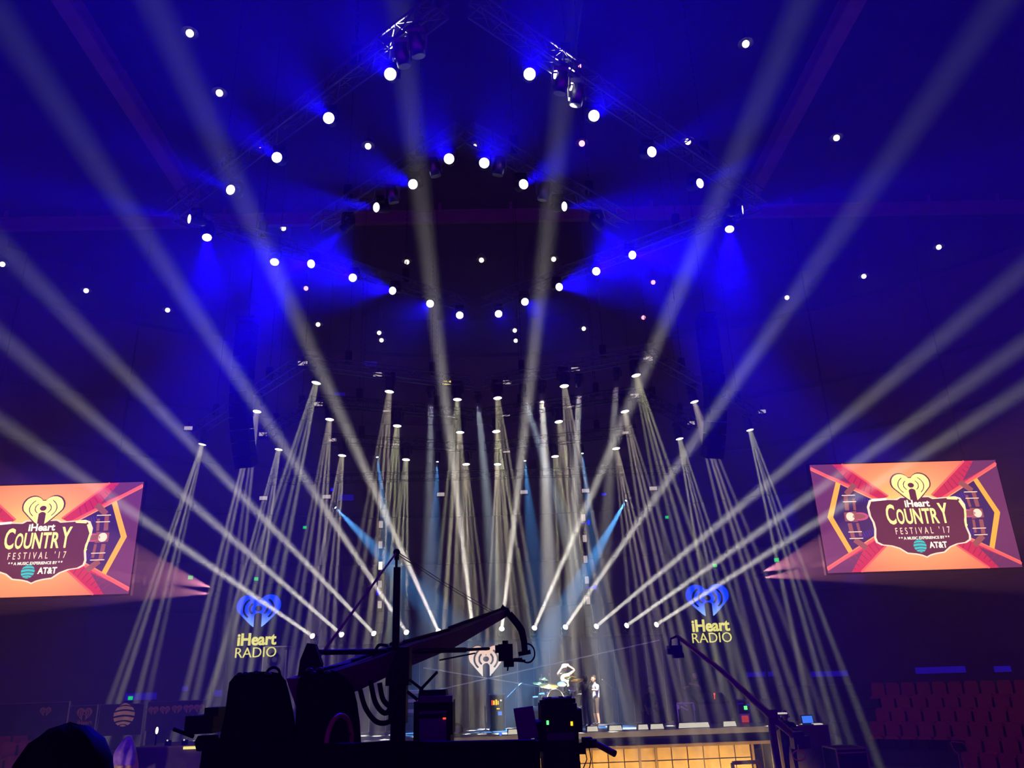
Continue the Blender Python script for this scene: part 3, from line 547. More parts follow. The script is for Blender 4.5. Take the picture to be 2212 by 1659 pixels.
def video_wall(cx, cy, cz, nm, root=None):
    t = thing('video_wall', (cx, cy, cz), f'wide festival video wall glowing coral and yellow, {nm}', 'screen', 'twin festival video walls')
    if root:
        for ch in root.children: o = ch.copy(); COL.objects.link(o); o.parent = t
        return t
    W, H = 7.5, 4.2
    MB().box((0+cx, cy+.12, cz), (W+.12, .2, H+.12)).build('cabinet', M['black'], t)
    for i in (-1, 1): MB().tube([(cx+i*2.6, cy+.15, cz+H/2), (cx+i*2.6, cy+.15, 23.1)], .035, 6).build('hanging_cable', M['dark'], t)
    d = MB()
    def P(st): return (st[0]-.5)*W, (.5-st[1])*H
    def poly(pts, col, layer): d.m = 0 if col == 'glow' else 1+SK.index(col); d.prism([P(p) for p in pts][::-1] if area(pts) > 0 else [P(p) for p in pts], (cx, cy-.006*layer, cz), X, Z, .006)
    def area(p): return sum(p[i][0]*p[(i+1) % len(p)][1]-p[(i+1) % len(p)][0]*p[i][1] for i in range(len(p)))
    def line(a, b, w, col, layer):
        ax, ay = P(a); bx, by = P(b); L = math.hypot(bx-ax, by-ay); nx, ny = -(by-ay)/L*w/2, (bx-ax)/L*w/2
        d.m = 1+SK.index(col); d.prism([(ax-nx, ay-ny), (bx-nx, by-ny), (bx+nx, by+ny), (ax+nx, ay+ny)], (cx, cy-.006*layer, cz), X, Z, .006)
    poly([(0, 0), (1, 0), (1, 1), (0, 1)], 'glow', 0)
    for fx in (0, 1):
        for fy in (0, 1):
            f = lambda s_, t_: ((1-s_) if fx else s_, (1-t_) if fy else t_)
            poly([f(.0, .0), f(.17, 0), f(.385, .32), f(.34, .36), f(0, .035)], 'crimson', 1)
            poly([f(.0, .0), f(.12, 0), f(.20, .19), f(.0, .03)], 'plum', 2)
            for k in range(9): u_ = k/9; line(f(.06+.26*u_, .07+.25*u_), f(.06+.26*u_+.05*(1-u_)+.01, .0+.24*u_+.0), .03, 'stripe', 2)
            line(f(.17, 0), f(.385, .32), .07, 'coral', 3); line(f(0, .03), f(.345, .365), .10, 'coral', 3)
        f = lambda s_, t_: ((1-s_) if fx else s_, t_)
        poly([f(0, .055), f(.33, .375), f(.33, .625), f(0, .945)], 'night', 1)
        poly([f(0, .055), f(.125, .175), f(.05, .5), f(.125, .825), f(0, .945)], 'plum', 2)
        poly([f(.122, .17), f(.145, .19), f(.075, .5), f(.045, .5)], 'amber', 4); poly([f(.045, .5), f(.075, .5), f(.145, .81), f(.122, .83)], 'amber', 4)
        # lighting rig pictured on the screen
        for a_, b_, wd in (((.155, .44), (.16, .30), .16), ((.195, .44), (.20, .33), .10), ((.165, .29), (.22, .20), .22), ((.155, .56), (.16, .70), .16), ((.195, .56), (.20, .68), .10), ((.165, .71), (.22, .79), .22)): line(f(*a_), f(*b_), wd, 'brown', 4)
        for yy in (.3, .36, .64, .7): line(f(.14, yy), f(.21, yy), .03, 'pale', 5)
        poly([f(.135, .46), f(.2, .45), f(.2, .55), f(.135, .54)], 'brown', 4)
        el = lambda cx_, cy_, rx, ry, n=24: [(cx_+rx*math.cos(2*math.pi*i/n), cy_+ry*math.sin(2*math.pi*i/n)) for i in range(n)]
        poly([f(*q) for q in el(.215, .5, .045, .038)], 'pink', 4); poly([f(*q) for q in el(.21, .5, .034, .024)], 'brown', 5); poly([f(*q) for q in el(.165, .5, .022, .04)], 'pale', 5)
        for k in range(7):
            line(f(.215+.012*k, .30+.006*k), f(.205+.012*k, .35+.006*k), .022, 'violet', 4); line(f(.215+.012*k, .70-.006*k), f(.205+.012*k, .65-.006*k), .022, 'violet', 4)
    def plate(g):
        pts = []
        half = [(.0, .335), (.075, .335), (.095, .355), (.21, .345), (.235, .36), (.252, .42), (.25, .50), (.238, .56), (.236, .62), (.245, .70), (.24, .74), (.215, .765), (.17, .775), (.13, .80), (.095, .845), (.05, .855), (.02, .868), (.0, .885)]
        for s_, t_ in half: pts.append((.52+s_*g, .6+(t_-.6)*g))
        for s_, t_ in reversed(half[1:-1]): pts.append((.52-s_*g, .6+(t_-.6)*g))
        return pts
    poly(plate(1.03), 'pale', 5); poly(plate(.985), 'plate', 6)
    line((.69, .352), (.745, .36), .09, 'cream', 7); line((.29, .355), (.37, .345), .09, 'white', 7); line((.752, .38), (.772, .46), .07, 'cream', 7); line((.772, .46), (.757, .62), .07, 'cream', 7); line((.757, .62), (.765, .60), .06, 'cream', 7)
    d.build('display', [GRAD]+[SC[k] for k in SK], t)
    h = MB(); hx, hz = P((.515, .235)); hx += cx; hz += cz
    add_heart(h, (hx, cy-.035, hz), X, Z, 1.62, 1.22, .006, 70, False); h.build('heart_shadow', SC['plate'], t)
    h = MB(); add_heart(h, (hx, cy-.043, hz), X, Z, 1.5, 1.12, .006, 110, True, .026); h.build('heart', SC['cream'], t)
    def txt(s_, size, st, xs, bold, col, sp=1.0): p = P(st); m_ = MB(); m_.add(*mesh_text(s_, size, (cx+p[0], cy-.055, cz+p[1]), X, Z, .006, xs=xs, bold=bold, spacing=sp)); m_.build('lettering', SC[col], t)
    txt('iHeart', .375, (.525, .425), 1.02, .03, 'white')
    # COUNTRY in tall slab letters, the outer two taller
    x_ = P((.352, 0))[0]
    c_ = MB()
    for ch, wd, hh in (('C', .40, .79), ('O', .33, .60), ('U', .33, .60), ('N', .36, .60), ('T', .33, .60), ('R', .33, .60), ('Y', .42, .79)):
        vs, fs = mesh_text(ch, 1.0, (0, 0, 0), X, Z, .006, bold=.02, align='LEFT'); xs_ = [v.x for v in vs]; zs_ = [v.z for v in vs]
        x0, x1, z0, z1 = min(xs_), max(xs_), min(zs_), max(zs_)
        base = P((0, .585))[1]
        c_.add([V((cx+x_+(v.x-x0)/(x1-x0)*wd*.90, cy-.055+v.y, cz+base+(v.z-z0)/(z1-z0)*hh)) for v in vs], fs); x_ += wd
    c_.build('lettering', SC['cream'], t)
    txt("FESTIVAL '17", .36, (.525, .675), .62, .002, 'pale', 1.75); txt('* * A MUSIC EXPERIENCE BY * *', .15, (.525, .725), .95, .02, 'white', 1.0)
    txt('AT&T', .32, (.59, .806), .85, .03, 'white')
    gx, gz = P((.495, .785)); g = MB()
    for k in range(6):
        a0 = 1.25-k*.5; a1 = a0-.36; b_ = []
        for a in (a0, a1):
            pass
        n = 12; up = [(.25*math.cos(a0)*(-1+2*i/n), .25*math.sin(a0)+.035*math.sin(math.pi*i/n)) for i in range(n+1)]; dn_ = [(.25*math.cos(a1)*(1-2*i/n), .25*math.sin(a1)+.035*math.sin(math.pi*i/n)) for i in range(n+1)]
        g.prism(dn_+up, (cx+gx, cy-.05, cz+gz), X, Z, .006)
    g.build('globe_mark', SC['teal'], t)
    return t
vw = video_wall(16.8, 30, 9.58, 'drum-kit side')
video_wall(-16.82, 30, 9.63, 'crane side, cut by the frame edge', vw)
# ---------------------------------------------------------------- people
def person(name, loc, rz, J, mats, label, hair=None, cap=None, group=None, look=0.0, fingers=True, extra=None):
    """J: joints in the person's own frame, facing -Y. One skin; hair or cap are children."""
    q = Quaternion((0, 0, 1), rz); me = bpy.data.meshes.new('p'); bm = bmesh.new(); lay = bm.verts.layers.skin.verify(); vd = {}
    segs = []
    def vert(k, p, r): v = bm.verts.new(V(p)); v[lay].radius = (r, r); vd[k] = (v, V(p), r); return v
    R = dict(pelvis=.135, spine=.125, chest=.135, neck=.06, nape=.058, shL=.07, shR=.07, elL=.045, elR=.045, wrL=.032, wrR=.032, hipL=.095, hipR=.095, knL=.062, knR=.062, anL=.042, anR=.042, toL=.035, toR=.035)
    for k in R: vert(k, J[k], R[k])
    def e(a, b, m): bm.edges.new((vd[a][0], vd[b][0])); segs.append((vd[a][1], vd[b][1], (vd[a][2]+vd[b][2])/2, m))
    e('pelvis', 'spine', 1); e('spine', 'chest', 1); e('chest', 'neck', 1); e('neck', 'nape', 0)
    for s in 'LR':
        e('chest', 'sh'+s, 1); e('sh'+s, 'el'+s, mats[5] if len(mats) > 5 else 1); e('el'+s, 'wr'+s, 0); e('pelvis', 'hip'+s, 2); e('hip'+s, 'kn'+s, 2); e('kn'+s, 'an'+s, mats[6] if len(mats) > 6 else 2); e('an'+s, 'to'+s, 3)
        w_ = V(J['wr'+s]); dr = (w_-V(J['el'+s])).normalized(); sd_ = dr.cross(V((0, 1, 0)))
        if sd_.length < .2: sd_ = dr.cross(V((1, 0, 0)))
        sd_.normalize(); cl = dr.cross(sd_)
        vert('pa'+s, w_+dr*.055, .034); e('wr'+s, 'pa'+s, 0)
        for f in range(4):
            b0 = w_+dr*.095+sd_*((f-1.5)*.021); ln = (.036, .043, .041, .032)[f]
            vert(f'f{f}a'+s, b0, .0105); vert(f'f{f}b'+s, b0+dr*ln+cl*.008, .009); vert(f'f{f}c'+s, b0+dr*(ln*1.6)+cl*.028, .008)
            e('pa'+s, f'f{f}a'+s, 0); e(f'f{f}a'+s, f'f{f}b'+s, 0); e(f'f{f}b'+s, f'f{f}c'+s, 0)
        vert('ta'+s, w_+dr*.05-sd_*.04, .012); vert('tb'+s, w_+dr*.09-sd_*.055+cl*.015, .01); e('pa'+s, 'ta'+s, 0); e('ta'+s, 'tb'+s, 0)
    bm.verts.ensure_lookup_table()
    us = bm.verts.layers.skin.active
    vd['pelvis'][0][us].use_root = True
    bm.to_mesh(me); bm.free(); ob = bpy.data.objects.new('p', me); COL.objects.link(ob)
    sk = ob.modifiers.new('s', 'SKIN'); sk.use_smooth_shade = True; ss = ob.modifiers.new('u', 'SUBSURF'); ss.levels = 1; ss.render_levels = 1
    bpy.context.view_layer.update(); ev = ob.evaluated_get(bpy.context.evaluated_depsgraph_get()); m2 = bpy.data.meshes.new_from_object(ev)
    vs = [v.co.copy() for v in m2.vertices]; fs = [tuple(p.vertices) for p in m2.polygons]; bpy.data.objects.remove(ob); bpy.data.meshes.remove(me); bpy.data.meshes.remove(m2)
    mb = MB()
    for f in fs:
        c = sum((vs[i] for i in f), V())/len(f); best = 9; bm_ = 1
        for a, b, r, m in segs:
            ab = b-a; tt = max(0, min(1, (c-a).dot(ab)/max(ab.length_squared, 1e-9))); dd = (c-a-ab*tt).length/r
            if dd < best: best = dd; bm_ = m
        mb.f.append(list(f)); mb.mi.append(bm_); mb.sm.append(True)
    mb.v = [tuple(v) for v in vs]
    hq = Quaternion((0, 0, 1), look); H = V(J['head']); hv = lambda x, y, z: H+hq @ V((x, y, z))
    mb.m = 0; mb.ball(H, .115, 16, (.70, .86, 1.05), hq.to_matrix()); mb.ball(hv(0, -.03, -.055), .07, 12, (.8, .9, .95), hq.to_matrix())
    mb.add([hv(-.017, -.085, -.03), hv(.017, -.085, -.03), hv(0, -.125, -.028), hv(0, -.092, .025)], [(0, 1, 2), (0, 2, 3), (2, 1, 3)])
    for i in (-1, 1): mb.ball(hv(i*.083, .005, -.005), .03, 8, (.4, .7, 1.0), hq.to_matrix())
    mb.m = 4
    for i in (-1, 1): mb.ball(hv(i*.033, -.090, .018), .011, 8, (1.3, .6, .7), hq.to_matrix())
    mb.ball(hv(0, -.091, -.068), .02, 8, (1.3, .5, .3), hq.to_matrix())
    mb.v = [tuple(q @ V(v)+V(loc)) for v in mb.v]
    t = thing(name, loc, label, 'person', group)
    body = mb.build('body', [M[k] for k in mats[:5]], t)
    if hair:
        h = MB(); h.ball(H+hq @ V((0, .018, .022)), .125, 16, (.74, .86, 1.0), hq.to_matrix()); h.v = [v for v in h.v]
        keep = MB(); vv = [V(v) for v in h.v]; ok = lambda p: (hq.inverted() @ (p-H)).y > -.055 or (hq.inverted() @ (p-H)).z > .065
        keep.v = h.v; keep.f = [f for f in h.f if all(ok(vv[i]) for i in f)]; keep.mi = [0]*len(keep.f); keep.sm = [True]*len(keep.f); keep.v = [tuple(q @ V(v)+V(loc)) for v in keep.v]; keep.build('hair', M[hair], t)
    if cap:
        h = MB(); h.lathe(H+V((0, 0, .02)), [(.098, .02), (.1, .05), (.085, .10), (.05, .128), (0, .135)], (0, .05, 1), 16)
        h.prism([(-.075, 0), (.075, 0), (.06, .085), (-.06, .085)], hv(0, -.075, .055), hq @ V((1, 0, 0)), hq @ V((0, -1, -.1)), .012); h.v = [tuple(q @ V(v)+V(loc)) for v in h.v]; h.build('cap', M[cap], t)
    if extra:
        for nm_, fn, m_ in extra: x_ = MB(); fn(x_, H, hv); x_.v = [tuple(q @ V(v)+V(loc)) for v in x_.v]; x_.build(nm_, M[m_], t)
    return t
def stand(k=.91): return {a: (b[0]*k, b[1]*k, b[2]*k) for a, b in dict(pelvis=(0, 0, .96), spine=(0, .01, 1.14), chest=(0, .0, 1.34), neck=(0, .0, 1.49), nape=(0, -.01, 1.56), head=(0, -.025, 1.66), shL=(.19, 0, 1.42), shR=(-.19, 0, 1.42), elL=(.25, .03, 1.13), elR=(-.25, .03, 1.13), wrL=(.23, -.10, .90), wrR=(-.23, -.10, .90), hipL=(.10, 0, .90), hipR=(-.10, 0, .90), knL=(.12, -.03, .50), knR=(-.11, -.03, .50), anL=(.13, .02, .09), anR=(-.12, .02, .09), toL=(.15, -.15, .04), toR=(-.14, -.15, .04)).items()}
def sit(): j = stand(); d = -.40; j = {k: (v[0], v[1], v[2]+d) for k, v in j.items()}; j.update(knL=(.2, -.40, .50), knR=(-.2, -.40, .50), anL=(.2, -.36, .09), anR=(-.2, -.36, .09), toL=(.22, -.52, .04), toR=(-.22, -.52, .04)); return j
RISER = DECK+.62
# the drum riser and the drummer
RX0, RX1 = PY(1150, 1530, 29.2).x, PY(1252, 1530, 29.2).x
t = thing('drum_riser', ((RX0+RX1)/2, 29.4, DECK), 'low dark drum riser under the drum kit', 'riser')
MB().box(((RX0+RX1)/2, 29.4, DECK+.31), (RX1-RX0, 1.9, .62)).build('deck', M['dark'], t)
MB().box(((RX0+RX1)/2, 28.44, DECK+.59), (RX1-RX0, .04, .05)).build('edge_trim', M['steel'], t)
hp = PY(1219, 1444, 29.7); stool = hp.z-RISER-1.26+.40+.02
J = sit(); dz = hp.z-RISER-J['head'][2]
J = {k: (v[0], v[1], v[2]+(dz if not k.startswith(('an', 'to')) else 0)) for k, v in J.items()}
hx, hy, hz_ = J['head']
J.update(elR=(-.27, -.16, hz_-.20), wrR=(-.12, -.17, hz_-.0), elL=(.36, -.06, hz_-.06), wrL=(.17, -.10, hz_+.06))
person('person', (hp.x, 29.7, RISER), 0, J, ['skin', 'khaki', 'jean', 'shoe', 'darkhair', 0], 'person with both hands raised to a white cap, seated behind the drum kit', cap='cap')
t = thing('drum_stool', (hp.x, 29.72, RISER), 'round black drum stool under the seated drummer', 'stool'); sz = J['pelvis'][2]-.15+RISER
MB().lathe((hp.x, 29.72, sz-.1), [(.17, 0), (.18, .05), (.16, .1)], n=18).build('seat', M['black'], t); MB().tube([(hp.x, 29.72, sz-.1), (hp.x, 29.72, RISER)], .03, 8).box((hp.x, 29.72, RISER+.02), (.4, .4, .04)).build('leg', M['steel'], t)
# standing people on stage
p = PY(1270, 1567, 28.9); J = stand(); J.update(elL=(.27, -.06, 1.14), wrL=(.12, -.26, 1.10), wrR=(-.2, -.22, 1.02))
person('person', (p.x, 28.9, DECK), math.radians(215), J, ['skin2', 'blackshirt', 'jean', 'shoe', 'darkhair'], 'person in black standing beside the drum kit with back turned', hair='darkhair', extra=[('strap', lambda m, H, hv: m.tube([(-.16, .14, 1.46), (.0, .16, 1.3), (.16, .13, 1.1)], .02, 6), 'black')])
p = PY(1290, 1560, 29.5); J = stand(); J.update(elL=(.26, -.04, 1.14), wrL=(.14, -.25, 1.16), wrR=(-.22, -.18, 1.0), spine=(0, .04, 1.14), chest=(0, .06, 1.34))
person('person', (p.x, 29.5, DECK), math.radians(-70), J, ['skin', 'tee', 'brown', 'shoe', 'darkhair', 1, 0], 'person in white T-shirt and shorts standing just behind the person in black', hair='hair')
p = PY(1513, 1560, 29.75); J = stand(); J.update(elL=(.3, -.12, 1.16), wrL=(.2, -.36, 1.22), elR=(-.26, -.1, 1.14), wrR=(-.16, -.34, 1.12))
person('person', (p.x, 29.75, DECK), math.radians(-60), J, ['skin', 'blackshirt', 'jean', 'shoe', 'darkhair'], 'person in dark shirt standing at the dark console, arm lifted', hair='hair')
p = PY(1407, 1540, 29.4); J = sit()
person('person', (p.x, 29.4, DECK), math.radians(20), J, ['skin2', 'blackshirt', 'jean', 'shoe', 'darkhair'], 'person in dark clothes seated in the shadow between drums and console', hair='darkhair')
tt = thing('equipment_case', (p.x, 29.42, DECK), 'dark flight case serving as a seat in the shadow beside the drums', 'case'); MB().box((p.x, 29.48, DECK+.2), (.6, .42, .40)).build('body', M['black'], tt); MB().box((p.x, 29.48, DECK+.41), (.62, .44, .03)).build('lid', M['dark'], tt)
# ---------------------------------------------------------------- drum kit
def drum(name, c, r, dep, axis, label, mats=('shell', 'skinhead'), legs=None, letter=None):
    t = thing(name, c, label, 'drum', 'drums of the kit'); ax = V(axis).normalized(); c = V(c)
    MB().lathe(c, [(r, -dep/2), (r*1.0, dep/2)], ax, 24).build('shell', M[mats[0]], t)
    MB().lathe(c, [(0, dep/2+.008), (r*.97, dep/2+.006)], ax, 24).build('drum_head', M[mats[1]], t)
    h = MB()
    for s in (-1, 1): h.lathe(c, [(r*1.0, s*dep/2-.012), (r*1.05, s*dep/2-.012), (r*1.05, s*dep/2+.022), (r*1.0, s*dep/2+.022)], ax, 24)
    a = ax.orthogonal().normalized(); b = ax.cross(a)
    for k in range(8): an = k*math.pi/4; o = (a*math.cos(an)+b*math.sin(an))*r*1.04; h.tube([c+o-ax*dep*.42, c+o+ax*dep*.42], .012, 5)
    h.build('hoop', M['chrome'], t)
    for a, b in legs or []: MB().tube([a, b], .014, 6).build('leg', M['chrome'], t)
    return t
bc = PY(1199, 1508, 28.75)
bd = drum('bass_drum', bc, .29, .40, (0, -1, 0), 'bass drum with cream lettering on its dark front head', ('shell', 'black'), [(bc+V((-.26, .0, -.14)), V((bc.x-.36, bc.y-.12, RISER))), (bc+V((.26, .0, -.14)), V((bc.x+.36, bc.y-.12, RISER)))])
m_ = MB(); m_.add(*mesh_text('JASON ALDEAN', .085, bc+V((0, -.215, -.05)), X, Z, .006, xs=.86, bold=.012)); m_.build('lettering', M['skinhead'], bd)
m_ = MB(); m_.lathe(bc, [(.27, .2085), (.285, .2085), (.285, .213), (.27, .213)], (0, -1, 0), 28); m_.build('head_ring', M['gold'], bd)
def leg3(c, r, zb): return [(c+V((r*math.cos(a), r*math.sin(a), 0)), V((c.x+r*1.1*math.cos(a), c.y+r*1.1*math.sin(a), zb))) for a in (.5, 2.6, 4.7)]
for x, y, Y_, r, d_, tl, lb in ((1214, 1484, 29.15, .17, .20, (0, -.55, 1), 'white-lit rack tom above the bass drum'), (1189, 1489, 29.1, .15, .18, (.1, -.5, 1), 'small rack tom beside the white-lit tom'), (1176, 1510, 29.2, .20, .34, (0, -.15, 1), 'floor tom at the crane end of the kit'), (1161, 1516, 29.4, .18, .3, (0, -.1, 1), 'outermost floor tom at the crane end of the kit'), (1236, 1494, 29.1, .17, .2, (0, -.5, 1), 'rack tom under the high cymbals'), (1246, 1512, 29.3, .2, .36, (0, -.1, 1), 'floor tom beside the person in black'), (1227, 1512, 28.95, .17, .16, (0, -.3, 1), 'snare drum behind the camera silhouette')):
    c = PY(x, y, Y_); drum('tom_drum' if 'snare' not in lb else 'snare_drum', c, r, d_, tl, lb, legs=leg3(c, r, RISER))
for x, y, Y_, r, tl, lb in ((1186, 1480, 28.9, .33, (.05, -.28, 1), 'wide bronze cymbal in front, catching orange light'), (1232, 1463, 29.2, .22, (0, -.3, 1), 'small high cymbal beside the drummer'), (1246, 1469, 29.4, .24, (-.1, -.25, 1), 'high cymbal at the far end, beside the person in black'), (1165, 1476, 29.3, .24, (.15, -.2, 1), 'cymbal at the crane end of the kit'), (1176, 1466, 29.6, .2, (.1, -.2, 1), 'small cymbal under the tall finials')):
    c = PY(x, y, Y_); t = thing('cymbal', (c.x, c.y, RISER), lb, 'cymbal', 'cymbals of the kit')
    MB().lathe(c, [(.01, .035), (.05, .03), (.07, .012), (r*.7, -.004), (r, -.022), (r, -.025), (.05, .0)], tl, 28).build('plate', M['bronze'], t)
    s = MB(); s.tube([c+V((0, 0, .1)), V((c.x, c.y, RISER+.25))], .013, 6)
    for a in (.5, 2.6, 4.7): s.tube([(c.x, c.y, RISER+.4), (c.x+.26*math.cos(a), c.y+.26*math.sin(a), RISER+.01)], .011, 5)
    s.build('stand', M['chrome'], t)
def mic(base, pts, label, name='microphone_stand'):
    t = thing(name, base, label, 'microphone stand', 'microphone stands on stage'); b = V(base); s = MB()
    for a in (.3, 2.4, 4.5): s.tube([b+V((0, 0, .12)), b+V((.26*math.cos(a), .26*math.sin(a), .012))], .011, 5)
    s.tube([b+V((0, 0, .1)), pts[0]], .012, 6); s.build('stand', M['steel'], t)
    if len(pts) > 1: MB().tube(pts[:2] if len(pts) < 3 else [pts[1], pts[2]], .009, 6).build('boom', M['steel'], t)
    MB().lathe(pts[-1], [(.018, -.07), (.022, .0), (.026, .02), (.02, .06), (0, .07)], (pts[-1]-(pts[-2] if len(pts) > 1 else b)), 10).build('microphone', M['chrome'], t)
    return t
for (x, y), (xb, yb), Y_, lb in (((1170, 1460), (1170, 1500), 29.9, 'upright microphone standing tallest behind the kit, crane end'), ((1186, 1457), (1186, 1500), 29.9, 'upright microphone just behind the wide bronze cymbal')):
    c = PY(x, y, Y_); mic((c.x, Y_, RISER), [c], lb)
for a, m__, b, Y_, lb in (((1089, 1512), (1116, 1482), (1124, 1478), 28.6, 'boom microphone stand between backdrop logo and drum kit'), ((1338, 1498), (1320, 1483), (1303, 1470), 28.9, 'boom microphone stand beyond the two standing people')):
    A, B, C_ = PY(*a, Y_), PY(*m__, Y_), PY(*b, Y_); top = B; mic((B.x, Y_, DECK), [B, A, C_] if a[0] > 1200 else [B, A, C_], lb)
c = PY(1048, 1530, 27.6); mic((c.x, 27.6, DECK), [c], 'lone slim microphone stand at the stage centre')
# ---------------------------------------------------------------- stage gear
def case(name, x0, x1, y0, y1, Y_, dep, label, cat='case', m='black', zb=DECK, extra=None, group=None, trim='dark'):
    a, b = PY(x0, y0, Y_), PY(x1, y1, Y_); zt = PY((x0+x1)/2, y0, Y_).z
    t = thing(name, ((a.x+b.x)/2, Y_+dep/2, zb), label, cat, group); cx_ = (a.x+b.x)/2; w_ = b.x-a.x; h_ = zt-zb
    MB().box((cx_, Y_+dep/2, zb+h_/2), (w_, dep, h_)).build('body', M[m], t)
    tr = MB()
    for i in (-1, 1):
        for j in (-1, 1): tr.box((cx_+i*w_/2, Y_+dep/2+j*dep/2, zb+h_/2), (.035, .035, h_+.02))
        tr.box((cx_, Y_+dep/2+i*dep/2, zb+h_), (w_+.03, .035, .035)); tr.box((cx_+i*w_/2, Y_+dep/2, zb+h_), (.035, dep+.03, .035))
    tr.build('edge_trim', M[trim], t)
    return t, cx_, w_, zt
t, cx_, w_, zt = case('amplifier_rack', 1057, 1091, 1501, 1560, 28.6, .6, 'dark amplifier rack with coloured meters under the heart logo', 'rack', 'black', trim='steel')
for x, y, w2, h2, m_ in ((1063, 1518, 2, 9, 'ledred'), (1067, 1518, 3, 8, 'ledamber'), (1072, 1517, 3, 10, 'ledamber'), (1076, 1518, 2, 7, 'ledamber'), (1082, 1513, 3, 3, 'strobehot'), (1076, 1531, 6, 2, 'ledamber'), (1080, 1541, 8, 7, 'lcdblue')):
    p = PY(x, y, 28.57); MB().box((p.x, 28.585, p.z), (w2/59, .03, h2/59)).build('meter_light', M[m_], t)
t, cx_, w_, zt = case('speaker_cabinet', 570, 613, 1397, 1500, 31.45, .7, 'tall loudspeaker stack in a pale frame beside the yellow lettering', 'loudspeaker', 'grey', 0.0, trim='white')
for k in range(6): z = zt*(k+.5)/6; MB().lathe((cx_, 31.44, z), [(.10, .0), (.24, .0), (.26, .03), (.22, .04), (.1, -.02)], (0, -1, 0), 24).build('driver', M['black'], t)
# keyboards and pale shelves behind the crane
for k, (x0, x1, y, lb) in enumerate(((872, 919, 1496, 'topmost pale keyboard of the stack behind the crane mast'), (874, 905, 1515, 'middle pale keyboard of the stack behind the crane mast'), (848, 900, 1538, 'lowest pale keyboard of the stack behind the crane mast'))):
    a, b = PY(x0, y, 28.4), PY(x1, y, 28.4); t = thing('keyboard', ((a.x+b.x)/2, 28.5, a.z), lb, 'keyboard', 'keyboards on the stand')
    MB().box(((a.x+b.x)/2, 28.5, a.z), (b.x-a.x, .34, .09)).build('body', M['white'], t); MB().box(((a.x+b.x)/2, 28.4, a.z+.05), ((b.x-a.x)*.9, .14, .02)).build('keys', M['tee'], t)
a = PY(884, 1545, 28.6); t = thing('keyboard_stand', (a.x, 28.6, DECK), 'dark tiered keyboard stand behind the crane mast', 'stand'); s = MB()
for i in (-.25, .3): s.tube([(a.x+i, 28.72, DECK), (a.x+i, 28.72, DECK+1.35)], .03, 6)
s.build('frame', M['dark'], t)
s = MB()
for z in (1492, 1513, 1541): p = PY(880, z+4, 28.5); s.box((a.x, 28.62, p.z-.03), (.7, .2, .03))
s.build('tier_bars', M['dark'], t)
# consoles at the drum-kit side
t, cx_, w_, zt = case('mixing_console', 1507, 1580, 1512, 1566, 28.2, .9, 'dark sloping mixing console on stage beyond the drum kit', 'console', 'brown')
MB().box((cx_, 28.6, zt+.04), (w_*1.04, .95, .08), Quaternion((1, 0, 0), .28)).build('control_surface', M['black'], t); p = PY(1544, 1499, 28.3); MB().tube([(p.x, 28.4, zt), (p.x, 28.35, p.z)], .012, 5).ball((p.x, 28.35, p.z), .03).build('lamp', M['ledred'], t)
t, cx_, w_, zt = case('equipment_rack', 1592, 1626, 1513, 1566, 28.0, .6, 'tall gear rack with green light and small red screen', 'rack', 'dark', trim='steel')
for x, y, w2, h2, m_ in ((1611, 1529, 6, 7, 'ledgreen'), (1610, 1553, 13, 12, 'lcdred'), (1600, 1520, 10, 2, 'dimblue'), (1616, 1522, 8, 2, 'dimblue')): p = PY(x, y, 27.97); MB().box((p.x, 27.985, p.z), (w2/60, .03, h2/60)).build('indicator', M[m_], t)
MB().prism([(-.17, -.16), (.17, -.16), (.17, .16), (-.17, .16)], (PY(1610, 1553, 27.96).x, 27.99, PY(1610, 1553, 27.96).z), X, Z, -.01).build('screen_frame', M['white'], t)
t, cx_, w_, zt = case('flight_case', 1462, 1502, 1519, 1560, 28.0, .6, 'black flight case with shiny chrome clips catching light', 'case', 'blackgloss', trim='chrome')
for x, y, w2, h2, an in ((1466, 1527, 3, 8, 0), (1477, 1521, 14, 3, -.6), (1478, 1530, 16, 3, -.5), (1499, 1528, 4, 11, .15)): p = PY(x, y, 27.97); MB().box((p.x, 27.985, p.z), (w2/60, .03, h2/60), Quaternion((0, 1, 0), -an)).build('clip', M['chrome'], t)
# laptop table and dark skirted deck
t, cx_, w_, zt = case('side_deck', 1694, 1802, 1568, 1659, 25.2, 2.4, 'dark skirted side platform carrying the laptop', 'platform', 'brown', 0.0, trim='tan2')
SDZ = zt
p = PY(1747, 1558, 25.6); t = thing('laptop', (p.x, 25.6, SDZ), 'open laptop with a blue screen on the side platform', 'laptop'); MB().box((p.x, 25.55, SDZ+.015), (.36, .25, .03)).build('base', M['dark'], t); MB().box((p.x, 25.7, SDZ+.15), (.36, .02, .25), Quaternion((1, 0, 0), -.2)).build('lid', M['black'], t); MB().box((p.x, 25.685, SDZ+.15), (.32, .01, .20), Quaternion((1, 0, 0), -.2)).build('screen', M['lcdblue'], t)
p = PY(1763, 1565, 25.5); t = thing('paper_sheet', (p.x, 25.5, SDZ), 'white papers lying beside the open laptop', 'paper'); MB().box((p.x+.03, 25.5, SDZ+.02), (.26, .22, .04)).build('pages', M['whiteglow'], t)  # light on the white pages is put into their emission
t, cx_, w_, zt = case('road_case', 1806, 1882, 1617, 1680, 24.0, 1.0, 'black road case with tan metal edges on the arena floor', 'case', 'black', 0.0, trim='tan')
MB().box((cx_, 23.98, zt-.1), (w_, .04, .03)).build('lid_seam', M['tan'], t)
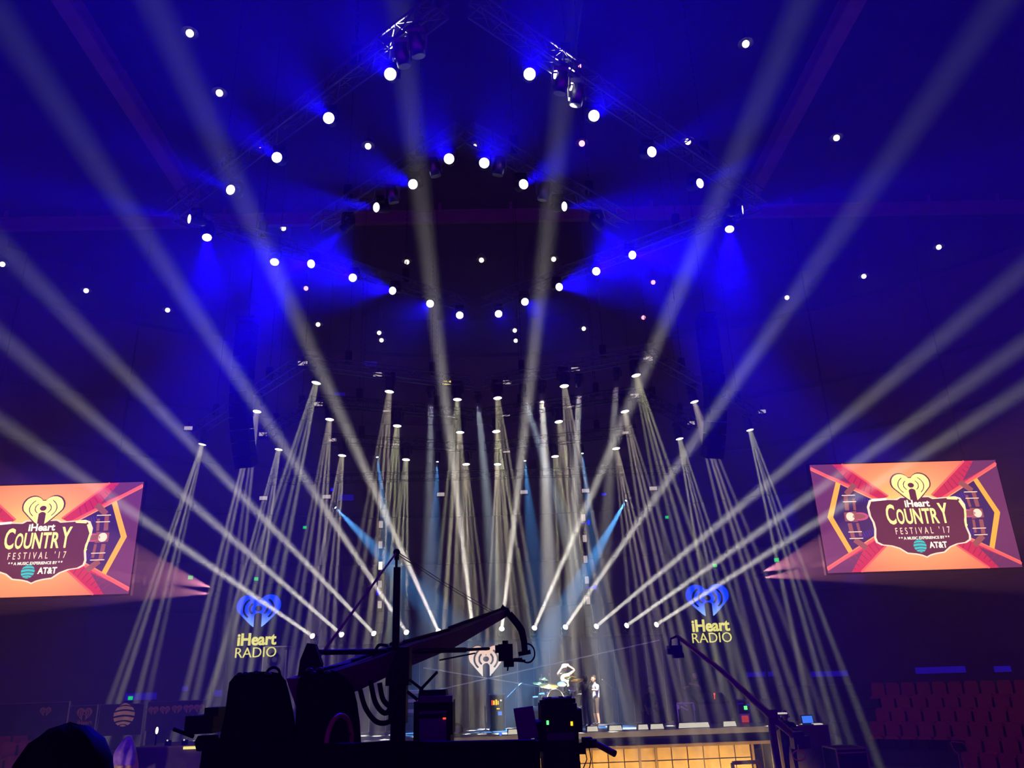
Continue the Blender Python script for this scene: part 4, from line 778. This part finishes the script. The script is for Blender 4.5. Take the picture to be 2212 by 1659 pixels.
# barricade
a, b = PY(1582, 1648, 23.5), PY(1640, 1648, 23.5); t = thing('barricade', ((a.x+b.x)/2, 23.5, 0), 'yellow-lit barricade rail in front of the stage corner', 'barrier'); s = MB()
s.box(((a.x+b.x)/2, 23.5, a.z), (b.x-a.x, .08, .09)).build('top_rail', M['tan'], t)
for x in (a.x, b.x): MB().box((x, 23.5, a.z/2), (.08, .08, a.z)).build('post', M['tan'], t)
# second jib
arm = [PY(1462, 1374, 21.5), PY(1560, 1450, 22), PY(1668, 1550, 22.6), PY(1722, 1596, 22.9)]
t = thing('jib_crane', (arm[2].x, 22.6, 0), 'thin camera jib on a pedestal beyond the stage corner', 'camera crane')
s = MB(); s.tube(arm, [.05, .07, .10, .09], 6); s.build('arm', M['tan2'], t)
s = MB(); s.tube([arm[2]+V((0, .12, .1)), V((arm[2].x, 22.7, .0))], [.09, .14], 10).box((arm[2].x, 22.7, .06), (.8, .8, .12)).box(arm[2]+V((0, .05, .02)), (.26, .3, .34)).build('pedestal', M['brown'], t)
s = MB(); s.box(arm[3]+V((0, 0, -.03)), (.30, .34, .42)).box(arm[3]+V((.22, 0, -.08)), (.12, .3, .3)).build('counterweight', M['dark'], t)
h = PY(1457, 1404, 21.5); s = MB(); s.tube([arm[0], PY(1449, 1380, 21.5), PY(1448, 1395, 21.5)], .03, 6).tube([PY(1466, 1380, 21.5), PY(1468, 1400, 21.5)], .025, 6).build('camera_cradle', M['black'], t)
MB().box(h, (.32, .4, .22)).box(h+V((-.16, -.1, -.03)), (.12, .2, .12)).box(h+V((.08, 0, -.14)), (.26, .22, .12)).build('camera', M['black'], t)
r = PY(1726, 1632, 22.2); s = MB(); s.tube([r+V((.17*math.cos(k*math.pi/10), 0, .12*math.sin(k*math.pi/10))) for k in range(21)], .018, 6).tube([r+V((0, 0, .12)), arm[3]+V((0, 0, -.1))], .012, 5).build('hand_ring', M['gold'], t)
p = PY(1697, 1534, 23.6); zf = p.z-1.66
t = thing('jib_step', (p.x, 23.7, 0), 'dark step block under the jib operator', 'platform'); MB().box((p.x, 23.75, zf/2), (1.1, .8, zf)).build('block', M['black'], t)
J = stand(); J.update(elL=(.3, -.1, 1.16), wrL=(.22, -.34, 1.2), elR=(-.3, -.1, 1.16), wrR=(-.22, -.34, 1.2))
person('person', (p.x, 23.7, zf), math.radians(-30), J, ['skin2', 'blackshirt', 'jean', 'shoe', 'darkhair'], 'person in black with a headset working the thin jib', hair='darkhair', extra=[('headset', lambda m, H, hv: m.tube([hv(.1*math.cos(a), .0, .01+.125*math.sin(a)) for a in [k*math.pi/12 for k in range(13)]], .012, 6).ball(hv(.1, 0, -.01), .035).ball(hv(-.1, 0, -.01), .035), 'chrome')])
p = PY(1683, 1541, 23.0); p.y = 23.0; t = thing('lit_shelf', (p.x, 23.0, p.z), 'small bright-lit shelf beside the headset operator', 'shelf'); MB().box((p.x, 23.0, p.z), (.38, .2, .035)).build('shelf_board', M['whiteglow'], t); MB().tube([(p.x, 23.05, p.z), (p.x, 23.05, 0)], .03, 6).build('post', M['dark'], t)  # light falling on the board is put into its emission
# people in the pit
for x, y, Y_, rz, cap, hair, top, lb in ((1443, 1640, 21.6, 180, 'cap', None, 'blackshirt', 'person in a pale cap standing in the pit before the gold stage front'), (1511, 1651, 21.2, 180, None, 'darkhair', 'blackshirt', 'dark-haired person in the pit, only the hair showing, before the gold stage front'), (1702, 1639, 19.6, 160, None, 'darkhair', 'jean', 'dark-haired person standing under the thin jib')):
    p = PY(x, y, Y_); J = stand(max(.8, min(1.05, p.z/1.79))); person('person', (p.x, Y_, 0), math.radians(rz), J, ['skin2', top, 'jean', 'shoe', 'darkhair'], lb, cap=cap, hair=hair)
# pale tubular chair frame at the drum-kit side
pts = [PY(x, y, 17.5) for x, y in ((2070, 1629), (2061, 1622), (2054, 1608), (2054, 1603), (2058, 1602), (2078, 1604), (2085, 1609), (2091, 1619), (2090, 1630))]
t = thing('hand_truck', (pts[0].x+.1, 17.5, 0), 'pale bent-tube handle of a small trolley before the red seats', 'trolley'); MB().tube(pts, .014, 8).tube([pts[0], V((pts[0].x, 17.6, .1))], .014, 6).tube([pts[-1], V((pts[-1].x, 17.6, .1))], .014, 6).build('handle', M['tan'], t); MB().box((pts[0].x+.1, 17.5, .08), (.5, .5, .06)).build('base', M['dark'], t)
for i in (-1, 1): MB().lathe((pts[0].x+.1+i*.26, 17.6, .08), [(.08, -.02), (.08, .02)], (1, 0, 0), 14).build('wheel', M['black'], t)
# ---------------------------------------------------------------- sponsor banners, crane side
bn = [((-10, 1520), (150, 1519), 58, (98, 1537), 22, 'widest one at the frame edge'), ((153, 1525), (211, 1525), 58, (182, 1542), 30, 'second one with a clear heart'), ((218, 1524), (312, 1520), 56, None, 0, 'third one with the striped globe in the beam'), ((321, 1519), (446, 1511), 52, (331, 1535), 20, 'fourth one with a row of hearts')]
for k, (a, b, hh, hc, hw, lb) in enumerate(bn):
    A, B = PY(*a, 24.5), PY(*b, 24.5); A.z = B.z = (A.z+B.z)/2; h_ = hh/69; t = thing('sponsor_banner', ((A.x+B.x)/2, 24.5, 0), f'dim sponsor banner hung on barriers, {lb}', 'banner', 'sponsor banners')
    MB().box(((A.x+B.x)/2, 24.5, A.z-h_/2), (B.x-A.x, .04, h_)).build('cloth', M['banner'], t)
    f = MB()
    for x in (A.x, B.x): f.tube([(x, 24.52, 0), (x, 24.52, A.z+.03)], .03, 6)
    f.tube([(A.x, 24.52, A.z), (B.x, 24.52, A.z)], .02, 6); f.build('frame', M['barr'], t)
    if hc:
        cs = [hc] if k < 3 else [(331, 1535), (356, 1534), (382, 1532), (407, 1531), (430, 1530)]
        for c in cs: c = PY(*c, 24.47); mb = MB(); add_heart(mb, (c.x, 24.478, c.z), X, Z, hw/69, hw/69*.8, .008, 40); mb.build('heart_print', M['bannertan'], t)
        if k == 1: c = PY(182, 1565, 24.47); mb = MB(); mb.add(*mesh_text('iHeart', .16, (c.x, 24.472, c.z), X, Z, .008, bold=.02)); mb.build('lettering', M['bannertan'], t)
    else:
        c = PY(268, 1545, 24.47); mb = MB(); rr = .30
        for i in range(6):
            a0 = 1.25-i*.5; a1 = a0-.34; n = 10
            mb.prism([(rr*math.cos(a1)*(1-2*j/n), rr*math.sin(a1)+.04*math.sin(math.pi*j/n)) for j in range(n+1)]+[(rr*math.cos(a0)*(-1+2*j/n), rr*math.sin(a0)+.04*math.sin(math.pi*j/n)) for j in range(n+1)], (c.x, 24.475, c.z), X, Z, .008)
        mb.build('globe_print', M['gold'], t)
# low side deck and draped cloth
t, cx_, w_, zt = case('side_stage', 290, 470, 1613, 1680, 21.0, 1.6, 'low dark side stage block with a pale metal edge, beside the draped cloth', 'platform', 'brown', 0.0, trim='tan2')
p = PY(416, 1614, 20.98); MB().box((p.x, 20.97, p.z-.01), (.42, .06, .06)).build('bright_edge', M['strobey'], t)  # bright stretch of the edge made emissive
for x, y in ((364, 1599), (400, 1598)): p = PY(x, y, 21.5); tt = thing('small_fixture', (p.x, 21.5, zt), f'small black floor fixture on the low side stage, {"nearer the cloth" if x < 380 else "nearer the crane"}', 'stage light', 'small floor fixtures'); MB().box((p.x, 21.5, (p.z+zt)/2), (.12, .12, max(.06, p.z-zt))).build('housing', M['black'], tt); MB().ball((p.x, 21.43, p.z), .02).build('indicator', M['whiteglow'], tt)
p = PY(339, 1578, 21.8); tt = thing('stand_lamp', (p.x, 21.8, zt), 'slim stand lamp glowing white above the low side stage', 'lamp'); MB().tube([(p.x, 21.8, zt), (p.x, 21.8, p.z-.08)], .02, 6).build('pole', M['black'], tt); MB().ball(p, .06, sc=(.55, .55, 1.4)).build('bulb', M['lamp'], tt)
def cloth(name, pts, mats, label, cat):
    t = thing(name, pts[0], label, cat); return t
p = PY(277, 1592, 20.6); t = thing('draped_cloth', (p.x, 20.6, 0), 'violet and gold cloth draped over a post at the end of the low side stage', 'cloth')
for (u0, u1, m_, nm) in ((-.5, 3.6, 'gold', 'gold_layer'), (.9, 2.7, 'purple', 'violet_layer')):
    rows = []
    for j in range(13):
        f = j/12; row = []
        for k in range(37):
            a = u0+(u1-u0)*k/36-1.6; r = (.05+.26*min(1, f*1.9)**.7)*(1+.10*math.sin(a*9+f*2))+(.012 if m_ == 'purple' else 0); row.append(V((p.x+.02+r*math.sin(a)*.95, 20.6-r*math.cos(a)*.8, p.z+.02-f*(1.25 if m_ == 'gold' else .62))))
        rows.append(row)
    MB().sheet(rows).build(nm, M[m_], t)
MB().tube([(p.x, 20.6, 0), (p.x, 20.6, p.z)], .04, 8).build('post', M['dark'], t)
# round floor lights at the centre of the lip
for x, y, lb in ((985, 1577, 'round black floor fan on the stage edge behind the near cameras'),):
    c = PY(x, y, 26.3); c.z = DECK+.20; t = thing('floor_fan', (c.x, 26.3, DECK), lb, 'fan'); MB().lathe(c, [(.12, .0), (.19, .0), (.20, .08), (.19, .14), (.12, .14)], (.3, -1, .1), 20).build('housing', M['black'], t); MB().lathe(c, [(.0, .10), (.1, .1)], (.3, -1, .1), 12).build('hub', M['steel'], t); MB().box((c.x, 26.25, DECK+.03), (.3, .2, .06)).build('base', M['black'], t)
p = PY(1081, 1583, 26.15); t = thing('blue_marker_light', (p.x, 26.1, DECK), 'tiny blue light on the stage edge under the rack', 'light'); MB().ball((p.x, 26.12, DECK+.05), .055).build('bulb', M['lcdblue'], t); MB().box((p.x, 26.14, DECK+.015), (.16, .1, .03)).build('base', M['black'], t)
# unseen warm lamps added in the pit to light the stage front gold
for k, x in enumerate((.2, 2.6, 4.6, 6.6, 8.4)):
    t = thing('added_pit_lamp', (x, 24.2, 0), f'added warm flood lamp before the stage, {ORD[k]} of five from the crane side', 'stage light', 'added pit flood lamps')
    MB().box((x, 24.2, .12), (.35, .25, .24)).build('housing', M['black'], t); spot('flood', (x, 24.36, .3), (0, 2, .45), 120, 460, (1.0, .68, .16), .8, .1)
t = thing('added_pit_lamp', (-10.0, 18.4, 0), 'added warm flood lamp on the floor before the draped cloth', 'stage light', 'added pit flood lamps')  # unseen lamp added to warm the cloth and side stage
MB().box((-10.0, 18.4, .12), (.35, .25, .24)).build('housing', M['black'], t); spot('flood', (-10.0, 18.56, .3), (.2, 2, 1.0), 110, 260, (1.0, .72, .35), .8, .1)
# key lights added for the drum kit and deck, in dark front-truss heads
for k, (a, tg, ang, pw, col) in enumerate((((2.2, 25.0), (2.35, 28.6, 3.4), 6, 3.0, (1, .96, .9)), ((3.4, 24.5), (3.0, 29.6, 4.2), 5, 2.0, (1, .97, .92)), ((.0, 26.0), (.8, 27.2, DECK), 6, 1.2, (.75, .88, 1)), ((1.6, 25.3), (4.6, 27.4, DECK), 6, 1.0, (.7, .85, 1)), ((-1.6, 25.3), (-1.8, 27.2, DECK), 6, .8, (.85, .92, 1)), ((4.6, 24.0), (3.8, 29.3, 3.4), 6, .7, (1, .93, .85)))):
    p = V((a[0], a[1], 13.2)); d = (V(tg)-p).normalized(); lp = moving_head(p, d, 'black', f'added dark key light on the front rig row aimed at the stage, {ORD[k]} of six', 'added key lights on the front rig row', .7); spot('added_key', lp, d, ang, K_KEY*pw, col, .6, .1)
# ---------------------------------------------------------------- near platform, crane and cameras
structure(MB().box((-.5, .6, 1.1), (9, 4.8, 2.2)).build('floor_viewing', M['concrete']))
PL = 2.05
a, b = PY(372, 1610, 6.0), PY(1243, 1602, 6.0)
t = thing('camera_platform', (-.8, 8.4, 0), 'black camera platform carrying the crane and near cameras', 'platform')
MB().box((-.85, 8.6, PL/2), (4.9, 6.0, PL)).build('deck', M['cloth'], t)
rows = []
xs = [440+(1158-440)*k/40 for k in range(41)]
tops = [PY(x, 1604+(8 if x < 480 else 0)+4*math.sin(x*.02), 5.5) for x in xs]
t = thing('draped_barrier', (tops[20].x, 5.5, PL), 'low black-draped barrier across the near edge of the camera platform', 'barrier')
MB().sheet([tops, [V((p.x, 5.5+.03*math.sin(k*1.7), (p.z+PL)/2)) for k, p in enumerate(tops)], [V((p.x, 5.45+.05*math.sin(k*1.7), PL)) for k, p in enumerate(tops)]]).build('drape', M['cloth'], t)
MB().tube([tops[0]+V((0, .03, -.02)), tops[-1]+V((0, .03, -.02))], .03, 6).build('rail', M['black'], t)
for k in (0, 13, 27, 40): MB().tube([tops[k]+V((0, .04, 0)), V((tops[k].x, 5.54, PL))], .025, 6).build('post', M['black'], t)
# crane
YC = 8.0
mt, mtop = PY(857, 1400, YC), PY(856, 1226, YC)
t = thing('camera_crane', (mt.x, YC, PL), 'large black camera crane with tall mast and long covered arm reaching toward the stage', 'camera crane')
MB().box(((mt.x+mtop.x)/2, YC, (mt.z+mtop.z)/2-.35), (.064, .064, mtop.z-mt.z+.7)).build('mast', M['black'], t)
pt = PY(857, 1193, YC)
MB().tube([mtop, pt], .014, 6).lathe(pt+V((-.0, -.02, .0)), [(.03, 0), (.035, .01), (.03, .04)], (0, 1, 0), 12).box(pt+V((0, 0, -.03)), (.04, .05, .09)).build('mast_head', M['black'], t)
for p in [(690, 1420), (683, 1428)]: MB().tube([pt, PY(*p, 6.9)], .011, 6).build('stay_cable', M['grey'], t)
tip = PY(1088, 1322, 11.6)
for dy in (0, 6): MB().tube([pt+V((.01, 0, -dy*.004)), PY(960, 1258+dy, 9.8), PY(1085, 1332+dy, 11.5)], .004, 5).build('stay_cable', M['dark'], t)
# arm: tapered triangular beam with fabric cover
def ring(ct, w_, h_, dirv): s_ = dirv.cross(Z).normalized(); u_ = s_.cross(dirv).normalized(); return [ct-s_*w_/2+u_*h_/2, ct+s_*w_/2+u_*h_/2, ct+s_*w_*.18-u_*h_/2, ct-s_*w_*.18-u_*h_/2]
cs = [PY(648, 1494, 6.6), PY(760, 1462, 7.4), PY(872, 1416, 8.3), PY(970, 1382, 9.4), PY(1085, 1326, 11.6)]; ws = [.24, .27, .28, .24, .16]; hs = [.20, .24, .22, .19, .12]
vs = []; fs = []; dv = (cs[-1]-cs[0]).normalized()
for c, w_, h_ in zip(cs, ws, hs): vs += ring(c, w_, h_, dv)
for i in range(4):
    for k in range(4): fs.append((i*4+k, i*4+(k+1) % 4, i*4+4+(k+1) % 4, i*4+4+k))
fs += [(3, 2, 1, 0), (16, 17, 18, 19)]
MB().add(vs, fs).build('arm', M['jib'], t)
s = MB()
for i in range(8): f = i/7.0; c = cs[0].lerp(cs[-1], f); 
for a, b in zip(cs[:-1], cs[1:]): s.tube([a+V((0, 0, .13)), b+V((0, 0, .11 if b is not cs[-1] else .07))], .018, 6)
s.build('arm_rail', M['black'], t)
# long level rod
a, b = PY(690, 1409, 6.9), PY(1022, 1405, 9.6)
s = MB(); s.tube([a, PY(857, 1407, YC), PY(1005, 1404, 9.4)], [.022, .026, .028], 8); s.tube([PY(1000, 1404, 9.35), PY(1056, 1401, 10)], .018, 6)
s.build('level_rod', M['black'], t)
MB().tube([PY(950, 1426, 8.9), PY(1026, 1411, 9.6)], .009, 6).build('level_strut', M['black'], t)
# pivot block and pedestal
pv = PY(862, 1440, YC); s = MB(); s.box(pv, (.22, .26, .34)).box(pv+V((0, 0, -.3)), (.16, .2, .4)).tube([pv+V((0, 0, -.4)), V((pv.x, YC, PL+.1))], [.07, .09], 10).box((pv.x, YC, PL+.07), (1.1, 1.1, .14)).build('pedestal', M['black'], t)
for i in range(4):
    an = math.pi/4+i*math.pi/2; MB().lathe((pv.x+.5*math.cos(an), YC+.5*math.sin(an), PL+.12), [(.05, -.05), (.12, -.05), (.12, .05), (.05, .05)], (1, 0, 0), 16).build('caster', M['black'], t)
# rear end plates and counterweights
c = PY(672, 1440, 6.8); s = MB(); s.prism([(-.09, -.2), (.07, -.2), (.10, .02), (.04, .17), (-.02, .18), (-.07, .05)], c, X, Z, .1).build('rear_plate', M['black'], t)
# wheel with a lit rim
c = PY(733, 1605, 5.72); q = Quaternion((0, 0, 1), 1.25)
w_ = MB(); w_.tube([c+q @ V((.17*math.cos(k*math.pi/16), 0, .17*math.sin(k*math.pi/16))) for k in range(33)], .016, 8); w_.build('wheel_rim', M['tan2'], t)
w_ = MB(); w_.lathe(c, [(.03, -.03), (.03, .03)], q @ V((0, 1, 0)), 12)
for k in range(5): an = k*2*math.pi/5+.3; w_.tube([c, c+q @ V((.17*math.cos(an), 0, .17*math.sin(an)))], .01, 6)
w_.build('wheel_spokes', M['black'], t)
# hoses looping under the arm
for k, ps in enumerate(([(800, 1470), (812, 1520), (835, 1540), (852, 1500), (848, 1450)], [(820, 1475), (828, 1512), (850, 1525), (872, 1488), (866, 1445)], [(778, 1490), (790, 1530), (815, 1560), (845, 1556), (858, 1520)], [(838, 1395), (820, 1393), (812, 1403), (806, 1420)], [(842, 1393), (848, 1390), (852, 1398)])):
    pp = [PY(x, y, 7.3+.12*k) for x, y in ps]; sp = []
    for i in range(len(pp)-1):
        p0 = pp[max(i-1, 0)]; p1 = pp[i]; p2 = pp[i+1]; p3 = pp[min(i+2, len(pp)-1)]
        for u_ in [j/6 for j in range(6)]: sp.append(.5*((2*p1)+(p2-p0)*u_+(2*p0-5*p1+4*p2-p3)*u_*u_+(3*p1-p0-3*p2+p3)*u_**3))
    MB().tube(sp+[pp[-1]], .022 if k < 3 else .014, 8).build('hose', M['black'], t)
# tip bracket, drop arm and remote head
s = MB(); s.prism([(-.10, -.05), (.02, -.08), (.10, -.02), (.06, .05), (.03, .04), (-.01, .10), (-.05, .04)], tip, X, Z, .12).lathe(tip+V((0, -.02, .03)), [(.04, 0), (.05, .02), (.04, .05)], (0, 1, 0), 12).build('tip_bracket', M['black'], t)
s = MB(); s.tube([PY(1100, 1326, 11.6), PY(1118, 1348, 11.6), PY(1127, 1362, 11.6), PY(1132, 1385, 11.6), PY(1134, 1412, 11.6)], [.05, .05, .05, .045, .04], 8).build('drop_arm', M['black'], t)
rc = PY(1139, 1411, 11.6); s = MB(); s.tube([rc+V((.105*math.cos(a), 0, .125*math.sin(a))) for a in [-2.4+4.2*k/20 for k in range(21)]], .012, 6).tube([PY(1120, 1413, 11.6), PY(1146, 1408, 11.6)], .03, 6).tube([PY(1108, 1426, 11.6), PY(1135, 1428, 11.6)], .02, 6).build('remote_head', M['black'], t)
h = PY(1092, 1410, 11.6); s = MB(); s.box(h, (.20, .34, .22)).box(h+V((-.1, -.05, .05)), (.09, .18, .10)).box(h+V((.0, .0, .13)), (.08, .16, .06)).box(h+V((.04, 0, -.15)), (.14, .2, .08)).tube([h+V((0, .1, 0)), h+V((0, .34, 0))], .06, 12).tube([h+V((.03, 0, -.18)), h+V((.02, 0, -.24))], .012, 5).box(h+V((.17, 0, -.1)), (.12, .1, .05)).build('camera', M['black'], t)
# black-covered gear on both sides of the crane's rear end
def lump(outline, Y_, label, seed, dep=.22):
    rnd = random.Random(seed); rows = []; n = 44; ph = [rnd.uniform(0, 6) for _ in range(4)]
    lv = []
    for (v0, l0, r0), (v1, l1, r1) in zip(outline[:-1], outline[1:]):
        for k in range(3): f = k/3; lv.append((v0+(v1-v0)*f, l0+(l1-l0)*f, r0+(r1-r0)*f))
    lv.append(outline[-1])
    for j, (v, l, r) in enumerate(lv):
        a_, b_ = PY(l, v, Y_), PY(r, v, Y_); cx_ = (a_.x+b_.x)/2; rx = (b_.x-a_.x)/2; z = (a_.z+b_.z)/2; row = []; dd = dep*min(1, .25+j*.13)
        for k in range(n+1):
            an = 2*math.pi*k/n; w_ = 1+(.02*math.sin(5*an+ph[0]+j*.3)+.015*math.sin(11*an+ph[1]))*(j > 0)
            row.append(V((cx_+rx*w_*math.cos(an), Y_+dd*w_*math.sin(an), z+.012*math.sin(4*an+ph[2])*(j < 4))))
        rows.append(row)
    top = V(((rows[0][0].x+rows[0][n//2].x)/2, Y_, rows[0][0].z+.008))
    rows.insert(0, [top+V((0, 0, 0))]*(n+1)); rows.append([V((p.x, p.y, PL)) for p in rows[-1]])
    t = thing('covered_equipment', (top.x, Y_, PL), label, 'covered gear'); MB().sheet(rows).build('cover', M['cloth'], t)
    kn = MB()
    for k in range(4): p = rows[2][int(n*(.56+.11*k))]; kn.ball(p+V((0, 0, .005)), .022, 8, (1.3, 1, .8))
    kn.build('cover_toggles', M['blackgloss'], t); return t
lump([(1456, 525, 585), (1460, 508, 606), (1472, 500, 616), (1490, 497, 620), (1510, 494, 624), (1545, 488, 631), (1580, 479, 636), (1610, 472, 638)], 6.05, 'bulky black-covered gear at the frame-edge end of the crane', 3)
lump([(1451, 676, 708), (1455, 658, 730), (1466, 648, 748), (1485, 643, 762), (1520, 641, 770), (1560, 640, 775), (1610, 640, 778)], 6.1, 'taller black-covered gear at the rear end of the crane arm', 9)
# steering ring on a post between them
c = PY(590, 1457, 7.0); t = thing('steering_ring', c, 'small black ring handle showing above the covered gear', 'handle'); MB().tube([c+V((.055*math.cos(k*math.pi/12), 0, .055*math.sin(k*math.pi/12))) for k in range(25)], .012, 6).build('ring', M['black'], t); MB().tube([c+V((0, 0, -.055)), V((c.x, 7.0, PL))], .015, 6).build('post', M['black'], t)
# near broadcast cameras
def tripod(t, top, zb, sp=.42, m='black'):
    MB().lathe(top, [(.07, -.08), (.09, -.02), (.07, .02)], n=14).build('tripod_head', M[m], t)
    for a in (.6, 2.7, 4.8): MB().tube([top+V((0, 0, -.05)), V((top.x+sp*math.cos(a), top.y+sp*math.sin(a), zb))], [.028, .02], 8).build('leg', M[m], t)
c = PY(936, 1556, 6.6); t = thing('broadcast_camera', (c.x, 6.6, PL), 'black studio camera beside the crane mast, red tally light on its back', 'camera')
MB().box(c+V((0, .12, -.02)), (.28, .5, .32)).box(c+V((.0, .05, .19)), (.22, .34, .06), top=(.9, .8)).box(c+V((.13, .1, .02)), (.05, .4, .24)).build('body', M['black'], t)
MB().box(PY(943, 1510, 6.45), (.25, .16, .045)).build('viewfinder_hood', M['blackgloss'], t)
MB().box(PY(935, 1586, 6.4), (.20, .03, .32)).build('rear_panel', M['lilac'], t)
MB().box(PY(960, 1552, 6.37), (.022, .012, .012)).build('tally_light', M['ledred'], t)
MB().box(PY(935, 1547, 6.37)+V((0, .02, 0)), (.2, .02, .03)).build('rear_plate', M['black'], t)
MB().tube([c+V((0, .3, 0)), c+V((0, .75, 0))], [.07, .10], 16).build('lens_barrel', M['black'], t)
s = MB(); yb = PY(910, 1488, 6.6); s.tube([PY(906, 1530, 6.6), yb], .018, 6).tube([yb, PY(884, 1468, 6.6)], .012, 6).tube([yb, PY(945, 1451, 6.6)], .012, 6).tube([PY(880, 1494, 6.6), PY(902, 1512, 6.6)], .014, 6).build('forked_bracket', M['black'], t)
tripod(t, c+V((0, .12, -.22)), PL)
c = PY(1208, 1588, 6.4); t = thing('broadcast_camera', (c.x, 6.4, PL), 'black studio camera before the bass drum, green and amber lights on back', 'camera')
s = MB(); s.box(c+V((0, .12, .02)), (.265, .5, .40)).box(c+V((.0, .1, .235)), (.22, .4, .05), top=(.9, .9)); rnd = random.Random(4)
for k in range(9): s.box(c+V((-.12+.03*k, -.05+.1*rnd.random(), .225+.02*rnd.random())), (.035, .06, .03+.03*rnd.random()))
s.box(c+V((.145, .1, .1)), (.05, .36, .16)).box(c+V((-.15, .1, -.0)), (.05, .36, .2)); s.build('body', M['black'], t)
for x, y, m_ in ((1183, 1561, 'ledgreen'), (1235, 1563, 'ledamber')): MB().box(PY(x, y, 6.265), (.016, .02, .028)).build('indicator', M[m_], t)
MB().box(c+V((0, -.14, .0)), (.2, .02, .05)).build('rear_plate', M['dark'], t)
MB().tube([c+V((0, .3, 0)), c+V((0, .75, .02))], [.07, .10], 16).build('lens_barrel', M['black'], t)
MB().box(c+V((0, .05, -.31)), (.27, .36, .28)).build('mount', M['black'], t)
s = MB(); s.tube([PY(1240, 1616, 6.3), PY(1262, 1608, 6.2), PY(1285, 1604, 6.15)], .02, 8).box(PY(1268, 1604, 6.2), (.07, .08, .07)).box(PY(1281, 1606, 6.15), (.05, .07, .055)).box(PY(1256, 1622, 6.2), (.06, .06, .04)).build('pan_bar', M['black'], t)
MB().tube([PY(1284, 1606, 6.15), PY(1296, 1611, 6.1), PY(1328, 1628, 6.0)], [.022, .021, .023], 12).build('grip', M['rubber'], t)
for k in range(2): MB().tube([PY(1262+10*k, 1612, 6.2), PY(1268+9*k, 1640, 6.2), PY(1258+14*k, 1665, 6.2)], .004, 5).build('cable', M['black'], t)
tripod(t, c+V((0, .1, -.46)), PL)
# script board
o4 = [PY(x, y, 6.25) for x, y in ((1109, 1531), (1151, 1525), (1164, 1593), (1120, 1599))]; t = thing('monitor_board', (o4[3].x, 6.25, PL), 'tilted lilac-grey monitor back between the two near cameras', 'monitor')
nrm = (o4[1]-o4[0]).cross(o4[3]-o4[0]).normalized()*.04; MB().add(o4+[p+V((0, .05, 0)) for p in o4], [(0, 3, 2, 1), (4, 5, 6, 7), (0, 1, 5, 4), (1, 2, 6, 5), (2, 3, 7, 6), (3, 0, 4, 7)]).build('panel', M['lilac'], t)
MB().tube([(o4[2]+o4[3])/2+V((0, .06, .08)), V(((o4[2]+o4[3])/2)+V((0, .1, -.3))), V((o4[3].x+.08, 6.35, PL))], .02, 6).build('support_arm', M['black'], t)
# shoulder camera and tripod at the platform edge
c = PY(446, 1563, 6.3); t = thing('tripod_camera', (c.x, 6.3, PL), 'small black camera on a leggy tripod at the frame-edge end of the platform', 'camera')
MB().box(c, (.20, .32, .12)).box(c+V((-.09, .08, -.02)), (.10, .14, .10)).box(c+V((.06, 0, .08)), (.10, .2, .06)).tube([c+V((0, .15, 0)), c+V((0, .35, 0))], .05, 12).build('body', M['black'], t)
MB().tube([c+V((-.05, -.1, -.08)), c+V((-.16, -.2, -.02))], .014, 6).build('pan_bar', M['black'], t); tripod(t, c+V((.02, .0, -.10)), PL, .22)
# head of the person standing in front of the camera
p = PY(142, 1583, 2.4); z0 = 2.2; J = stand((p.z-z0)/1.80)
def bighair(m, H, hv):
    m.ball(H+V((0, .01, .02)), .15, 48, (.86, .95, .98)); rr_ = random.Random(2)
    m.v = [tuple(H+(V(v)-H)*(1+.02*rr_.uniform(-1, 1)+.03*math.sin(9*v[0]*14+v[2]*40))) for v in m.v]
person('person', (p.x, 2.4, z0), math.radians(180), J, ['skin2', 'blackshirt', 'jean', 'shoe', 'darkhair'], 'dark-haired person seen from behind at the frame corner, only head showing', extra=[('hair', bighair, 'darkhair')])
for m in bpy.data.materials:
    if m.use_nodes and any(n.type == 'EMISSION' for n in m.node_tree.nodes): m.cycles.emission_sampling = 'NONE'
